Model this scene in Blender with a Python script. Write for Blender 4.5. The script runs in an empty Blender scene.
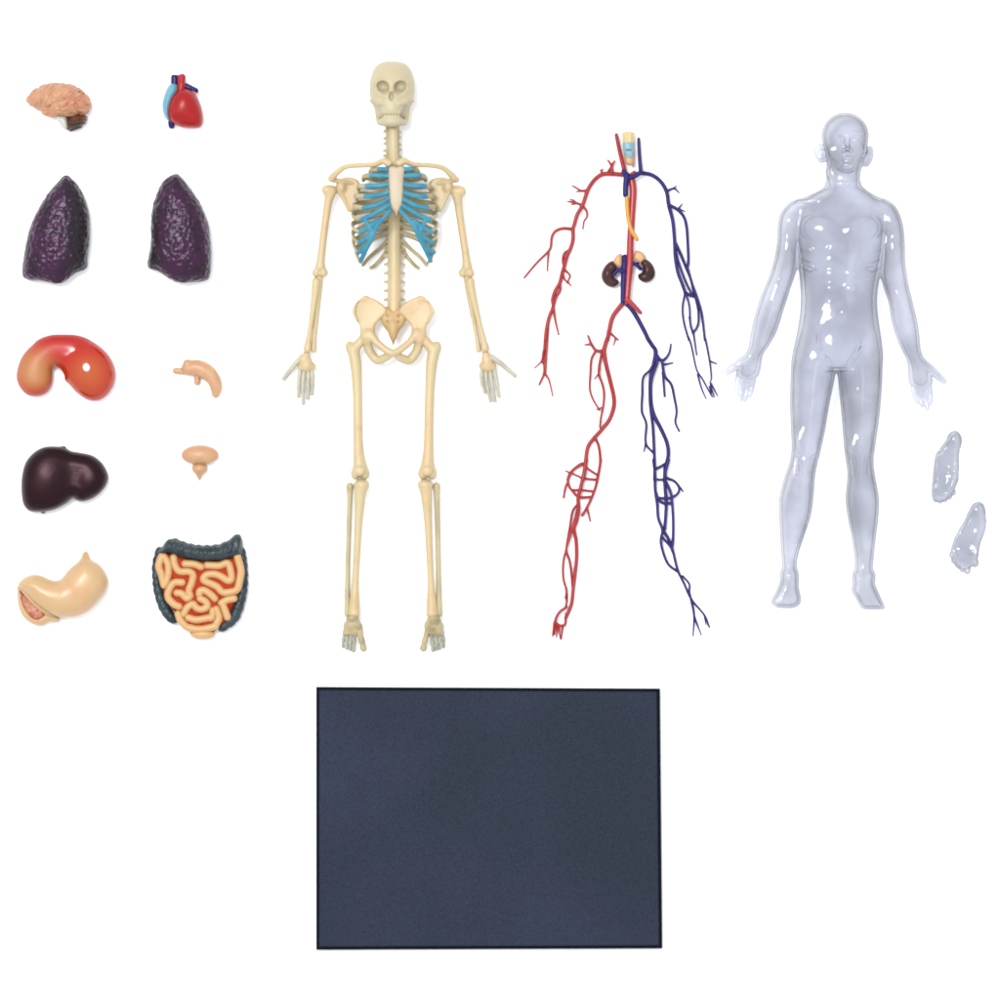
import bpy, math, random
import numpy as np

random.seed(4)
RNG = np.random.default_rng(11)
SC = bpy.context.scene
COL = SC.collection
S = 0.001            # one photograph pixel is one millimetre on the tabletop
CAM_H = 6.0
K = 2.25             # how far the white tabletop is exposed above white

# ------------------------------------------------------------------ camera
cam_d = bpy.data.cameras.new('camera')
cam = bpy.data.objects.new('camera', cam_d)
COL.objects.link(cam)
cam.location = (0, 0, CAM_H)
cam_d.sensor_width = 36
cam_d.lens = 36 * CAM_H / 1.0
cam_d.clip_start = 0.1
cam_d.clip_end = 100
SC.camera = cam

# ------------------------------------------------------------------ world and lamps
w = bpy.data.worlds.new('World')
SC.world = w
w.use_nodes = True
w.node_tree.nodes['Background'].inputs[0].default_value = (0.95, 0.97, 1.0, 1)
w.node_tree.nodes['Background'].inputs[1].default_value = 1.42


def lamp(name, loc, size, power, shape='DISK', color=(1, 1, 1)):
    d = bpy.data.lights.new(name, 'AREA')
    d.shape = shape
    d.size = size
    d.energy = power
    d.color = color
    o = bpy.data.objects.new(name, d)
    COL.objects.link(o)
    o.location = loc
    v = -o.location
    o.rotation_euler = v.to_track_quat('-Z', 'Y').to_euler()
    return o


lamp('key_softbox', (-0.75, 0.75, 3.2), 1.0, 118)

SC.view_settings.view_transform = 'Standard'
SC.view_settings.look = 'None'
SC.view_settings.exposure = 0
SC.view_settings.gamma = 1
SC.view_settings.use_curve_mapping = False
SC.cycles.use_denoising = True
SC.cycles.max_bounces = 12
SC.cycles.transparent_max_bounces = 32
SC.cycles.filter_width = 1.9
SC.cycles.caustics_reflective = False


# ------------------------------------------------------------------ materials
def lin(c):
    c = c / 255.0
    return c / 12.92 if c <= 0.04045 else ((c + 0.055) / 1.055) ** 2.4


def C(r, g, b, k=None):
    k = k or K
    return (min(.9, lin(r) / k), min(.9, lin(g) / k), min(.9, lin(b) / k), 1)


class Mat:
    """small wrapper for a Principled material in object coordinates"""
    def __init__(s, name, base, rough=0.4, spec=0.5, coat=0.0):
        s.m = bpy.data.materials.new(name)
        s.m.use_nodes = True
        s.nt = s.m.node_tree
        s.p = s.nt.nodes['Principled BSDF']
        s.p.inputs['Base Color'].default_value = base
        s.p.inputs['Roughness'].default_value = rough
        s.p.inputs['Specular IOR Level'].default_value = spec
        s.p.inputs['Coat Weight'].default_value = coat
        s.p.inputs['Coat Roughness'].default_value = 0.08
        s.tc = s.nt.nodes.new('ShaderNodeTexCoord')
        s.col = None
        s.base = base
        s.hsock = None

    def n(s, t, **kw):
        q = s.nt.nodes.new(t)
        for a, b in kw.items():
            setattr(q, a, b)
        return q

    def link(s, a, b):
        s.nt.links.new(a, b)

    def noise(s, scale, detail=4, rough=0.55, dist=0.0):
        q = s.n('ShaderNodeTexNoise')
        q.inputs['Scale'].default_value = scale
        q.inputs['Detail'].default_value = detail
        q.inputs['Roughness'].default_value = rough
        q.inputs['Distortion'].default_value = dist
        s.link(s.tc.outputs['Object'], q.inputs['Vector'])
        return q.outputs['Fac']

    def voronoi(s, scale, feature='F1', out='Distance', rnd=1.0):
        q = s.n('ShaderNodeTexVoronoi', feature=feature)
        q.inputs['Scale'].default_value = scale
        q.inputs['Randomness'].default_value = rnd
        s.link(s.tc.outputs['Object'], q.inputs['Vector'])
        return q.outputs[out]

    def ramp(s, fac, a, b, smooth=True):
        q = s.n('ShaderNodeMapRange', interpolation_type='SMOOTHSTEP' if smooth else 'LINEAR')
        q.inputs['From Min'].default_value = a
        q.inputs['From Max'].default_value = b
        s.link(fac, q.inputs['Value'])
        return q.outputs[0]

    def over(s, color, fac, amount=1.0):
        """mix a colour over what is there by a 0..1 socket"""
        q = s.n('ShaderNodeMix', data_type='RGBA')
        if s.col is None:
            q.inputs[6].default_value = s.base
        else:
            s.link(s.col, q.inputs[6])
        q.inputs[7].default_value = color
        if amount != 1.0:
            m = s.n('ShaderNodeMath', operation='MULTIPLY')
            s.link(fac, m.inputs[0])
            m.inputs[1].default_value = amount
            fac = m.outputs[0]
        s.link(fac, q.inputs[0])
        s.col = q.outputs[2]
        s.link(s.col, s.p.inputs['Base Color'])
        return s

    def dist_to(s, pt):
        q = s.n('ShaderNodeVectorMath', operation='DISTANCE')
        s.link(s.tc.outputs['Object'], q.inputs[0])
        q.inputs[1].default_value = pt
        return q.outputs['Value']

    def axis(s, k):
        q = s.n('ShaderNodeSeparateXYZ')
        s.link(s.tc.outputs['Object'], q.inputs[0])
        return q.outputs[k]

    def bump(s, h, dist, strength=1.0):
        q = s.n('ShaderNodeBump')
        q.inputs['Strength'].default_value = strength
        q.inputs['Distance'].default_value = dist
        s.link(h, q.inputs['Height'])
        if s.hsock is not None:
            s.link(s.hsock, q.inputs['Normal'])
        s.hsock = q.outputs[0]
        s.link(s.hsock, s.p.inputs['Normal'])
        return s


def plastic(name, rgb, rough=.4, spec=.5, var=None, vscale=60, bump=0.0002, coat=0.0):
    m = Mat(name, C(*rgb), rough, spec, coat)
    if var:
        m.over(C(*var), m.ramp(m.noise(vscale, 3), .35, .7))
    if bump:
        m.bump(m.noise(260, 3), bump, .6)
    return m


# ------------------------------------------------------------------ sculpting engine: signed distance fields
_LAT = RNG.random((32, 32, 32)).astype(np.float32) * 2 - 1


def vnoise(x, y, z):
    def sp(a):
        i = np.floor(a).astype(np.int32)
        f = (a - i).astype(np.float32)
        return i & 31, (i + 1) & 31, f * f * (3 - 2 * f)
    x0, x1, u = sp(x); y0, y1, v = sp(y); z0, z1, t = sp(z)
    def g(a, b, c):
        return _LAT[a, b, c]
    c00 = g(x0, y0, z0) * (1 - u) + g(x1, y0, z0) * u
    c10 = g(x0, y1, z0) * (1 - u) + g(x1, y1, z0) * u
    c01 = g(x0, y0, z1) * (1 - u) + g(x1, y0, z1) * u
    c11 = g(x0, y1, z1) * (1 - u) + g(x1, y1, z1) * u
    return (c00 * (1 - v) + c10 * v) * (1 - t) + (c01 * (1 - v) + c11 * v) * t


def catmull(pts, n=6, closed=False):
    P = np.array(pts, float)
    N = len(P)
    if N < 3 and not closed:
        return np.array([P[0] + (P[-1] - P[0]) * i / n for i in range(n + 1)])
    out = []
    segs = N if closed else N - 1
    for i in range(segs):
        if closed:
            a, b, c, d = P[(i - 1) % N], P[i], P[(i + 1) % N], P[(i + 2) % N]
        else:
            b, c = P[i], P[i + 1]
            a = P[i - 1] if i > 0 else 2 * b - c
            d = P[i + 2] if i + 2 < N else 2 * c - b
        for k in range(n):
            t = k / n
            out.append(.5 * (2 * b + (c - a) * t + (2 * a - 5 * b + 4 * c - d) * t * t + (3 * b - a - 3 * c + d) * t ** 3))
    if not closed:
        out.append(P[-1])
    return np.array(out)


def poly_sd(P, X, Y):
    d = np.full((len(X), len(Y)), 1e9, np.float32)
    ins = np.zeros((len(X), len(Y)), bool)
    x = X[:, None]; y = Y[None, :]
    Q = np.roll(P, -1, 0)
    for (ax, ay), (bx, by) in zip(P, Q):
        ex, ey = bx - ax, by - ay
        L = ex * ex + ey * ey + 1e-9
        t = np.clip(((x - ax) * ex + (y - ay) * ey) / L, 0, 1)
        d = np.minimum(d, (x - ax - t * ex) ** 2 + (y - ay - t * ey) ** 2)
        if ay != by:
            c = (ay > y) != (by > y)
            ins ^= c & (x < ex * (y - ay) / ey + ax)
    d = np.sqrt(d)
    return np.where(ins, -d, d)


class Shape:
    def __init__(s, h=.6, k=2.0):
        s.h, s.k, s.ops, s.post = h, k, [], []

    def _add(s, fn, lo, hi, k, op):
        s.ops.append((fn, np.array(lo, float), np.array(hi, float), s.k if k is None else k, op))
        return s

    def ell(s, c, r, rot=(0, 0, 0), k=None, op='+'):
        c = np.array(c, float); r = np.array(r, float)
        rx, ry, rz = [math.radians(a) for a in rot]
        cx, sx, cy, sy, cz, sz = math.cos(rx), math.sin(rx), math.cos(ry), math.sin(ry), math.cos(rz), math.sin(rz)
        R = np.array([[cz, -sz, 0], [sz, cz, 0], [0, 0, 1]]) @ np.array([[cy, 0, sy], [0, 1, 0], [-sy, 0, cy]]) @ np.array([[1, 0, 0], [0, cx, -sx], [0, sx, cx]])
        ext = np.sqrt((R ** 2 @ r ** 2))
        A = R.T

        def fn(x, y, z):
            x = x - c[0]; y = y - c[1]; z = z - c[2]
            p = [(A[i, 0] * x + A[i, 1] * y + A[i, 2] * z) / r[i] for i in range(3)]
            k0 = np.sqrt(p[0] ** 2 + p[1] ** 2 + p[2] ** 2)
            k1 = np.sqrt((p[0] / r[0]) ** 2 + (p[1] / r[1]) ** 2 + (p[2] / r[2]) ** 2)
            return k0 * (k0 - 1) / np.maximum(k1, 1e-6)
        return s._add(fn, c - ext, c + ext, k, op)

    def chain(s, pts, k=None, op='+', smooth=0, fz=1.0):
        P = catmull(pts, smooth) if smooth else np.array(pts, float)
        first = True
        for a, b in zip(P[:-1], P[1:]):
            ab = b[:3] - a[:3]
            L = float(ab @ ab) + 1e-9

            def fn(x, y, z, a=a, b=b, ab=ab, L=L):
                px, py, pz = x - a[0], y - a[1], z - a[2]
                t = np.clip((px * ab[0] + py * ab[1] + pz * ab[2]) / L, 0, 1)
                r = a[3] + (b[3] - a[3]) * t
                return np.sqrt((px - t * ab[0]) ** 2 + (py - t * ab[1]) ** 2 + ((pz - t * ab[2]) / fz) ** 2) - r
            rr = max(a[3], b[3]) * max(1, fz)
            s._add(fn, np.minimum(a[:3], b[:3]) - rr, np.maximum(a[:3], b[:3]) + rr, (k if first else .12), op)
            first = False
        return s

    def poly(s, pts, t, r, zc, k=None, op='+', n=5):
        P = catmull(pts, n, True)
        lo = np.array([P[:, 0].min(), P[:, 1].min(), zc - t]); hi = np.array([P[:, 0].max(), P[:, 1].max(), zc + t])

        def fn(x, y, z):
            d = poly_sd(P, x[:, 0, 0], y[0, :, 0])[:, :, None]
            a = np.maximum(r + d, 0)
            return (np.sqrt(a * a + ((z - zc) * (r / t)) ** 2) - r) * min(1.0, t / r)
        return s._add(fn, lo, hi, k, op)

    def loft(s, rows, k=None, p=2.0, op='+', ek=7.0):
        """rows (y, xl, xr, zc, half depth): sections stacked down the y axis"""
        R = catmull(rows, 5)
        y0, y1 = R[0, 0], R[-1, 0]
        hw = (R[:, 2] - R[:, 1]) / 2

        def fn(x, y, z):
            yy = np.clip(y, y0, y1)
            f = lambda col: np.interp(yy, R[:, 0], col).astype(np.float32)
            c, ww, zc, d = f((R[:, 1] + R[:, 2]) / 2), f(hw), f(R[:, 3]), f(R[:, 4])
            q = (np.abs((x - c) / ww) ** p + np.abs((z - zc) / d) ** p) ** (1 / p) - 1
            v = q * np.minimum(ww, d)
            dy = np.abs(y - yy)
            e = np.maximum(y0 - y, y - y1)          # distance past the nearer end, negative between them
            m = np.maximum(ek - np.abs(v - e), 0)
            vin = np.maximum(v, e) + m * m / (4 * ek)
            return np.where(dy > 0, np.sqrt(np.maximum(v, 0) ** 2 + dy ** 2), vin)
        return s._add(fn, (R[:, 1].min(), y0, (R[:, 3] - R[:, 4]).min()), (R[:, 2].max(), y1, (R[:, 3] + R[:, 4]).max()), k, op)

    def displace(s, fn):
        s.post.append(('d', fn)); return s

    def blur(s, n=1):
        s.post.append(('b', n)); return s

    def field(s):
        adds = [o for o in s.ops if o[4] == '+']
        lo = np.min([o[1] for o in adds], 0) - 3 * s.h - 2.5
        hi = np.max([o[2] for o in adds], 0) + 3 * s.h + 2.5
        n = np.ceil((hi - lo) / s.h).astype(int) + 1
        ax = [(lo[i] + np.arange(n[i]) * s.h).astype(np.float32) for i in range(3)]
        F = np.full(n, 60.0, np.float32)
        for fn, a, b, k, op in s.ops:
            pad = k + 3 * s.h + 2
            i0 = np.clip(np.floor((a - pad - lo) / s.h).astype(int), 0, n)
            i1 = np.clip(np.ceil((b + pad - lo) / s.h).astype(int) + 1, 0, n)
            if (i1 <= i0).any():
                continue
            sl = tuple(slice(p, q) for p, q in zip(i0, i1))
            g = fn(ax[0][sl[0]][:, None, None], ax[1][sl[1]][None, :, None], ax[2][sl[2]][None, None, :]).astype(np.float32)
            f = F[sl]
            if op == '+':
                m = np.maximum(k - np.abs(f - g), 0)
                F[sl] = np.minimum(f, g) - m * m / (4 * k)
            else:
                m = np.maximum(k - np.abs(f + g), 0)
                F[sl] = np.maximum(f, -g) + m * m / (4 * k)
        for kind, v in s.post:
            if kind == 'd':
                F += v(ax[0][:, None, None], ax[1][None, :, None], ax[2][None, None, :]).astype(np.float32)
            else:
                F = np.minimum(F, 8)
                for _ in range(v):
                    for axis in range(3):
                        F = np.moveaxis(F, axis, 0)
                        G = F.copy()
                        G[1:-1] = (F[:-2] + 2 * F[1:-1] + F[2:]) / 4
                        F = np.moveaxis(G, 0, axis)
        return F, lo, s.h

    def mesh(s, shell=None):
        F, lo, h = s.field()
        V, Q = nets(F, lo, h)
        if shell:
            V2, Q2 = nets(F + shell, lo, h)
            Q2 = Q2[:, ::-1] + len(V)
            V = np.concatenate([V, V2]); Q = np.concatenate([Q, Q2])
        return (V, Q, len(Q) - len(Q2)) if shell else (V, Q)


def nets(F, lo, h):
    I = F < 0
    n = np.array(F.shape)
    c = np.zeros(n - 1, np.int8)
    for dx in (0, 1):
        for dy in (0, 1):
            for dz in (0, 1):
                c += I[dx:n[0] - 1 + dx, dy:n[1] - 1 + dy, dz:n[2] - 1 + dz]
    cells = np.argwhere((c > 0) & (c < 8))
    idx = np.full(n - 1, -1, np.int32)
    idx[tuple(cells.T)] = np.arange(len(cells))
    acc = np.zeros((len(cells), 3)); cnt = np.zeros(len(cells))
    corners = [(a, b, d) for a in (0, 1) for b in (0, 1) for d in (0, 1)]
    for ca in corners:
        for axis in range(3):
            if ca[axis]:
                continue
            cb = list(ca); cb[axis] = 1
            fa = F[cells[:, 0] + ca[0], cells[:, 1] + ca[1], cells[:, 2] + ca[2]]
            fb = F[cells[:, 0] + cb[0], cells[:, 1] + cb[1], cells[:, 2] + cb[2]]
            m = (fa < 0) != (fb < 0)
            t = np.where(m, fa / np.where(m, fa - fb, 1), 0)
            p = np.tile(np.array(ca, float), (len(cells), 1))
            p[:, axis] += t
            acc[m] += p[m]; cnt[m] += 1
    V = (cells + acc / np.maximum(cnt, 1)[:, None]) * h + lo
    quads = []
    for axis in range(3):
        u, v = (axis + 1) % 3, (axis + 2) % 3
        s0 = [slice(1, -1)] * 3; s1 = [slice(1, -1)] * 3
        s0[axis] = slice(0, -1); s1[axis] = slice(1, None)
        A, B = I[tuple(s0)], I[tuple(s1)]
        e = np.argwhere(A != B)
        if not len(e):
            continue
        a_in = A[tuple(e.T)]
        off = np.array([1, 1, 1]); off[axis] = 0
        g = e + off
        eu = np.zeros(3, int); eu[u] = 1
        ev = np.zeros(3, int); ev[v] = 1
        q = np.stack([idx[tuple((g - eu - ev).T)], idx[tuple((g - ev).T)], idx[tuple(g.T)], idx[tuple((g - eu).T)]], 1)
        q[~a_in] = q[~a_in][:, ::-1]
        quads.append(q)
    return V, np.concatenate(quads)


# ------------------------------------------------------------------ linking meshes
OFF = {}


class Ctx:
    zref = 10.0


def toworld(V):
    k = S * (1 - Ctx.zref * S / CAM_H)
    W = np.empty((len(V), 3))
    W[:, 0] = (V[:, 0] - 500) * k
    W[:, 1] = (500 - V[:, 1]) * k
    W[:, 2] = V[:, 2] * S
    return W


def link_mesh(name, V, faces, mat, parent=None, base=None, smooth=True, flip=True):
    """V in pixels; base = pixel position of the thing's origin when it has no parent"""
    W = toworld(np.asarray(V, float))
    if parent is not None:
        off = OFF[parent.name]
    else:
        off = toworld(np.array([[base[0], base[1], 0.0]]))[0] if base is not None else np.zeros(3)
    W = W - off
    me = bpy.data.meshes.new(name)
    if isinstance(faces, np.ndarray):
        Q = faces[:, ::-1] if flip else faces
        me.vertices.add(len(W)); me.vertices.foreach_set('co', W.astype(np.float32).ravel())
        me.loops.add(Q.size); me.loops.foreach_set('vertex_index', np.ascontiguousarray(Q).astype(np.int32).ravel())
        me.polygons.add(len(Q)); me.polygons.foreach_set('loop_start', np.arange(0, Q.size, Q.shape[1], dtype=np.int32))
        me.update(calc_edges=True)
    else:
        me.from_pydata(W.tolist(), [], [list(f)[::-1] if flip else list(f) for f in faces])
    if smooth:
        me.polygons.foreach_set('use_smooth', [True] * len(me.polygons))
    me.materials.append(mat.m if isinstance(mat, Mat) else mat)
    me.update()
    o = bpy.data.objects.new(name, me)
    COL.objects.link(o)
    if parent is None:
        o.location = off
    else:
        o.parent = parent
    OFF[o.name] = off
    return o


def put(name, shape, mat, parent=None, base=None, shell=None):
    M = shape.mesh(shell)
    o = link_mesh(name, M[0], M[1], mat, parent, base)
    if shell:                      # hollow casting: the cavity wall takes the second slot
        o.data.materials.append(m_inner)
        ids = np.zeros(len(M[1]), np.int32); ids[M[2]:] = 1
        o.data.polygons.foreach_set('material_index', ids)
    return o


def thing(name, label, cat, base):
    o = bpy.data.objects.new(name, None)
    COL.objects.link(o)
    o.empty_display_size = .02
    off = toworld(np.array([[base[0], base[1], 0.0]]))[0]
    o.location = off
    OFF[o.name] = off
    return tag(o, label, cat)


def tag(o, label, cat, group=None):
    o['label'] = label
    o['category'] = cat
    if group:
        o['group'] = group
    return o


class Tubes:
    """several tapered tubes collected into one mesh"""
    def __init__(s, sides=10):
        s.V, s.F, s.n = [], [], sides

    def add(s, pts, smooth=5, flat=1.0):
        """pts (x, y, z, r); flat < 1 thins the section along z"""
        P = catmull(pts, smooth)
        R = np.maximum(P[:, 3], .35); P = P[:, :3]
        T = np.gradient(P, axis=0)
        T /= np.linalg.norm(T, axis=1)[:, None] + 1e-9
        rings = []
        for sgn, i in ((-1, 0), (1, len(P) - 1)):
            cap = [(P[i] + sgn * T[i] * R[i] * math.sin(a), R[i] * math.cos(a), T[i]) for a in (1.45, .95, .45)]
            if sgn == -1:
                rings = cap + [(p, r, t) for p, r, t in zip(P, R, T)]
            else:
                rings += cap[::-1]
        up = np.array([0, 0, 1.0])
        if abs(rings[0][2] @ up) > .9:
            up = np.array([1.0, 0, 0])
        b0 = len(s.V)
        for p, r, t in rings:
            u = up - t * (up @ t)
            u /= np.linalg.norm(u) + 1e-9
            up = u
            v = np.cross(t, u)
            for j in range(s.n):
                a = 2 * math.pi * j / s.n
                s.V.append(p + u * r * math.cos(a) * flat + v * r * math.sin(a))
        m = len(rings)
        for i in range(m - 1):
            for j in range(s.n):
                a, b = b0 + i * s.n + j, b0 + i * s.n + (j + 1) % s.n
                s.F.append((a, b, b + s.n, a + s.n))
        s.F.append(tuple(b0 + j for j in range(s.n))[::-1])
        s.F.append(tuple(b0 + (m - 1) * s.n + j for j in range(s.n)))
        return s

    def put(s, name, mat, parent=None, base=None):
        return link_mesh(name, np.array(s.V), s.F, mat, parent, base, flip=True)


def Z(x0, y0, k):
    """reader for coordinates measured in an enlarged crop of the photograph"""
    return lambda pts: [(x0 + p[0] / k, y0 + p[1] / k) + tuple(p[2:]) for p in pts]


# ------------------------------------------------------------------ the surface everything lies on
m_table = Mat('white_tabletop', (.94, .94, .94, 1), .9, .1)
m_table.bump(m_table.noise(300, 2), .0001, .2)
Ctx.zref = 0
tb = link_mesh('tabletop', [(-2500, -2500, 0), (3500, -2500, 0), (3500, 3500, 0), (-2500, 3500, 0),
                            (-2500, -2500, -40), (3500, -2500, -40), (3500, 3500, -40), (-2500, 3500, -40)],
               [(0, 1, 2, 3), (7, 6, 5, 4), (0, 4, 5, 1), (1, 5, 6, 2), (2, 6, 7, 3), (3, 7, 4, 0)], m_table, smooth=False, flip=False)
tb['kind'] = 'structure'

# ------------------------------------------------------------------ base board
Ctx.zref = 8
m_rim = Mat('black_rim', C(18, 24, 32), .75, .05)
m_rim.bump(m_rim.noise(500, 2), .0002, .5)
m_pan = Mat('slate_panel', C(42, 52, 70), .6, .14)
m_pan.over(C(52, 60, 84), m_pan.ramp(m_pan.noise(4.2, 2, .5, .6), .36, .66))
m_pan.over(C(18, 26, 38), m_pan.ramp(m_pan.noise(560, 3, .7), .44, .70), .6)
m_pan.over(C(76, 84, 106), m_pan.ramp(m_pan.noise(480, 2, .6), .58, .75), .45)
m_pan.bump(m_pan.noise(520, 3, .7), .0010, .9)
cor = [(316, 687), (660, 688.6), (662.3, 948.6), (316, 950)]
cx, cy = 488.5, 818.5


def inset(d):
    return [(x + (d if x < cx else -d), y + (d if y < cy else -d)) for x, y in cor]


board = thing('base_board', 'dark slate blue rectangular stand board with a black rim, below the figures', 'board', (cx, cy))
lv = [(inset(0), 0), (inset(0), 6.5), (inset(.7), 8.0), (inset(2.0), 8.4), (inset(2.7), 7.6), (inset(2.7), 5)]
V = [(x, y, z) for ring, z in lv for x, y in ring]
F = [(i * 4 + j, i * 4 + (j + 1) % 4, (i + 1) * 4 + (j + 1) % 4, (i + 1) * 4 + j) for i in range(len(lv) - 1) for j in range(4)]
F.append((3, 2, 1, 0))
link_mesh('rim', V, [f[::-1] for f in F], m_rim, board, smooth=False)
a, b = inset(2.8), inset(4.0)
V = [(x, y, 3) for x, y in a] + [(x, y, 7.3) for x, y in a] + [(x, y, 8.1) for x, y in b]
F = [(i * 4 + j, i * 4 + (j + 1) % 4, (i + 1) * 4 + (j + 1) % 4, (i + 1) * 4 + j) for i in range(2) for j in range(4)] + [(8, 9, 10, 11), (3, 2, 1, 0)]
link_mesh('panel', V, [f[::-1] for f in F], m_pan, board, smooth=False)

# ------------------------------------------------------------------ brain
Ctx.zref = 14
z = Z(15, 70, 11.11)
m_cer = Mat('brain_paint', C(224, 166, 128), .45, .3)
m_cer.over(C(206, 124, 92), m_cer.ramp(m_cer.noise(75, 4), .45, .68), .8)
m_cer.over(C(240, 182, 140), m_cer.ramp(m_cer.noise(50, 2), .55, .75), .7)
m_cer.bump(m_cer.noise(170, 2), .0005, .5)
brain = thing('brain', 'pink orange model brain with folded surface, dark brown cerebellum and white stem', 'brain', (60, 105))


def gyri(x, y, zz):
    wx = x + 5 * vnoise(x / 13, y / 13, zz / 13 + 3)
    wy = y + 5 * vnoise(x / 13 + 7, y / 13, zz / 13)
    n = vnoise(wx / 4.3 + wy / 14, wy / 6.4, zz / 7)
    fiss = np.exp(-((y - (108 - .50 * (x - 50))) / 1.3) ** 2) * ((x > 48) & (x < 82))
    return 1.9 * np.exp(-(n / .17) ** 2) + 2.0 * fiss


sh = Shape(.55, 3).poly(z([(122, 330), (180, 240), (300, 170), (430, 142), (580, 147), (700, 185), (795, 260), (856, 350), (856, 420), (815, 485), (750, 512), (640, 530), (520, 535), (430, 538), (350, 515), (300, 470), (230, 440), (165, 400)]), 19, 18, 19)
sh.ell((58, 110, 27), (16, 6.5, 9), (0, 0, -14), 2)
sh.displace(gyri).blur(1)
put('cerebrum', sh, m_cer, brain)
m_cb = Mat('cerebellum_paint', C(120, 62, 38), .5, .3)
m_cb.over(C(48, 36, 28), m_cb.ramp(m_cb.noise(90, 3), .42, .62))
sh = Shape(.5, 2).poly(z([(585, 515), (700, 480), (795, 510), (802, 560), (770, 610), (715, 655), (620, 682), (575, 655), (560, 580)]), 14, 9, 15)
sh.displace(lambda x, y, zz: .45 * np.sin((y + .35 * x) * 2.2))
put('cerebellum', sh, m_cb, brain)
m_st = plastic('stem_paint', (226, 228, 212), .4)
sh = Shape(.5, 2).poly(z([(455, 510), (560, 510), (600, 580), (602, 640), (570, 668), (535, 650), (495, 600)]), 9, 6, 18)
put('brain_stem', sh, m_st, brain)

# ------------------------------------------------------------------ heart
z = Z(145, 65, 12.5)
heart = thing('heart', 'red model heart with light blue chamber and dark blue vessel stubs', 'heart', (184, 105))
m_hr = Mat('heart_red', C(184, 22, 20), .36, .25)
m_hr.over(C(200, 62, 72), m_hr.ramp(m_hr.noise(60, 2), .5, .75), .6)
m_hb = Mat('heart_light_blue', C(118, 182, 204), .4, .5)
m_hb.over(C(82, 176, 192), m_hb.ramp(m_hb.noise(80, 2), .5, .7))
m_hn = Mat('heart_navy', C(28, 16, 96), .4, .25)
m_hn.over(C(58, 62, 128), m_hn.ramp(m_hn.noise(150, 2), .55, .75))
m_hp = plastic('heart_salmon', (226, 140, 124), .4)
sh = Shape(.55, 3).poly(z([(430, 290), (390, 340), (350, 400), (333, 470), (288, 550), (278, 630), (330, 712), (430, 772), (560, 792), (690, 782), (728, 700), (712, 560), (672, 440), (620, 360), (540, 305)]), 15, 15, 15)
sh.ell((183, 106, 20), (13, 15, 12), (0, 0, 20), 5)
put('ventricle', sh.blur(1), m_hr, heart)
sh = Shape(.5, 2).poly(z([(310, 240), (400, 240), (430, 320), (370, 440), (340, 530), (320, 620), (310, 715), (240, 640), (213, 510), (240, 370)]), 12, 8, 14)
put('atrium', sh, m_hb, heart)
sh = Shape(.5, 1).chain([(174.7, 77.6, 15, 3.9), (174.7, 84, 15, 3.9)])
sh.ell((174.7, 73.5, 15), (2.4, 3, 2.4), op='-', k=.6)
put('vena_cava', sh, m_hn, heart)
sh = Shape(.5, 1).chain([(171, 121, 13, 3.4), (171.4, 125.6, 12, 3.3)])
put('vena_cava', sh, m_hn, heart)
sh = Shape(.5, 1).chain([(182.6, 77.4, 19, 3.5), (181.8, 84, 20, 3.7), (180.5, 94, 20, 4.2)])
sh.chain([(179.4, 77, 16, 2.6), (179.6, 84, 16, 2.8)])
put('aorta', sh, m_hr, heart)
sh = Shape(.5, 1).chain([(184, 85.5, 16, 3.2), (190, 88, 16, 3.1), (196, 90.6, 15, 2.8)])
put('pulmonary_artery', sh, m_hn, heart)
sh = Shape(.5, 1).chain([(189.6, 93.6, 18, 3), (194, 94.2, 17, 2.6)])
put('pulmonary_vein', sh, m_hp, heart)


# ------------------------------------------------------------------ lungs
def lung(name, pts, label, base, dark):
    m = Mat(name + '_paint', C(58, 14, 54), .36, .32)
    m.over(C(32, 10, 28), m.ramp(m.noise(55, 3), .42, .64))
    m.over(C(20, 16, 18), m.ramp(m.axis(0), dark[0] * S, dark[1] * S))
    m.p.inputs['Specular Tint'].default_value = (.95, .78, 1, 1)
    v = m.voronoi(225, 'SMOOTH_F1')
    m.bump(v, -.0019, .8)
    m.bump(m.noise(330, 2), .0005, .5)
    sh = Shape(.6, 4).poly(pts, 20, 21, 20)
    c = np.mean(pts, 0)
    sh.ell((c[0] - (1.5 if dark[1] > 0 else -1.5), c[1] + 8, 26), (22, 42, 17), k=9)

    def bumps(x, y, zz):
        return   .4 * vnoise(x / 3.4 + y / 14, y / 3.0, zz / 4) + .3 * vnoise(x / 9, y / 7, zz / 9)
    sh.displace(bumps)
    return tag(put(name, sh, m, None, base), label, 'lung')


z = Z(10, 165, 8)
lung('lung', z([(455, 83), (510, 118), (562, 190), (607, 280), (637, 400), (642, 560), (630, 720), (612, 832), (520, 862), (420, 892), (330, 917), (200, 928), (125, 910), (100, 868), (118, 700), (158, 520), (220, 380), (300, 240), (390, 130)]),
     'dark purple cobbled lung below the brain, its black flank on its right', (57, 228), (6, 20))
z = Z(135, 165, 8)
lung('lung', z([(320, 73), (372, 95), (432, 170), (502, 270), (562, 400), (597, 520), (612, 700), (604, 870), (570, 927), (460, 937), (370, 918), (270, 892), (180, 852), (103, 815), (126, 640), (128, 480), (138, 360), (180, 220), (240, 120)]),
     'purple cobbled lung below the heart, its black flank on its left', (181, 228), (-16, -29))

# ------------------------------------------------------------------ diaphragm
Ctx.zref = 10
z = Z(10, 325, 8.333)
m_di = Mat('diaphragm_paint', C(206, 28, 10), .10, .4)
Ctx.zref = 10


def loc_pt(x, y, zz, bx, by):
    k = S * (1 - Ctx.zref * S / CAM_H)
    return ((x - bx) * k, -(y - by) * k, zz * S)


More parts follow.
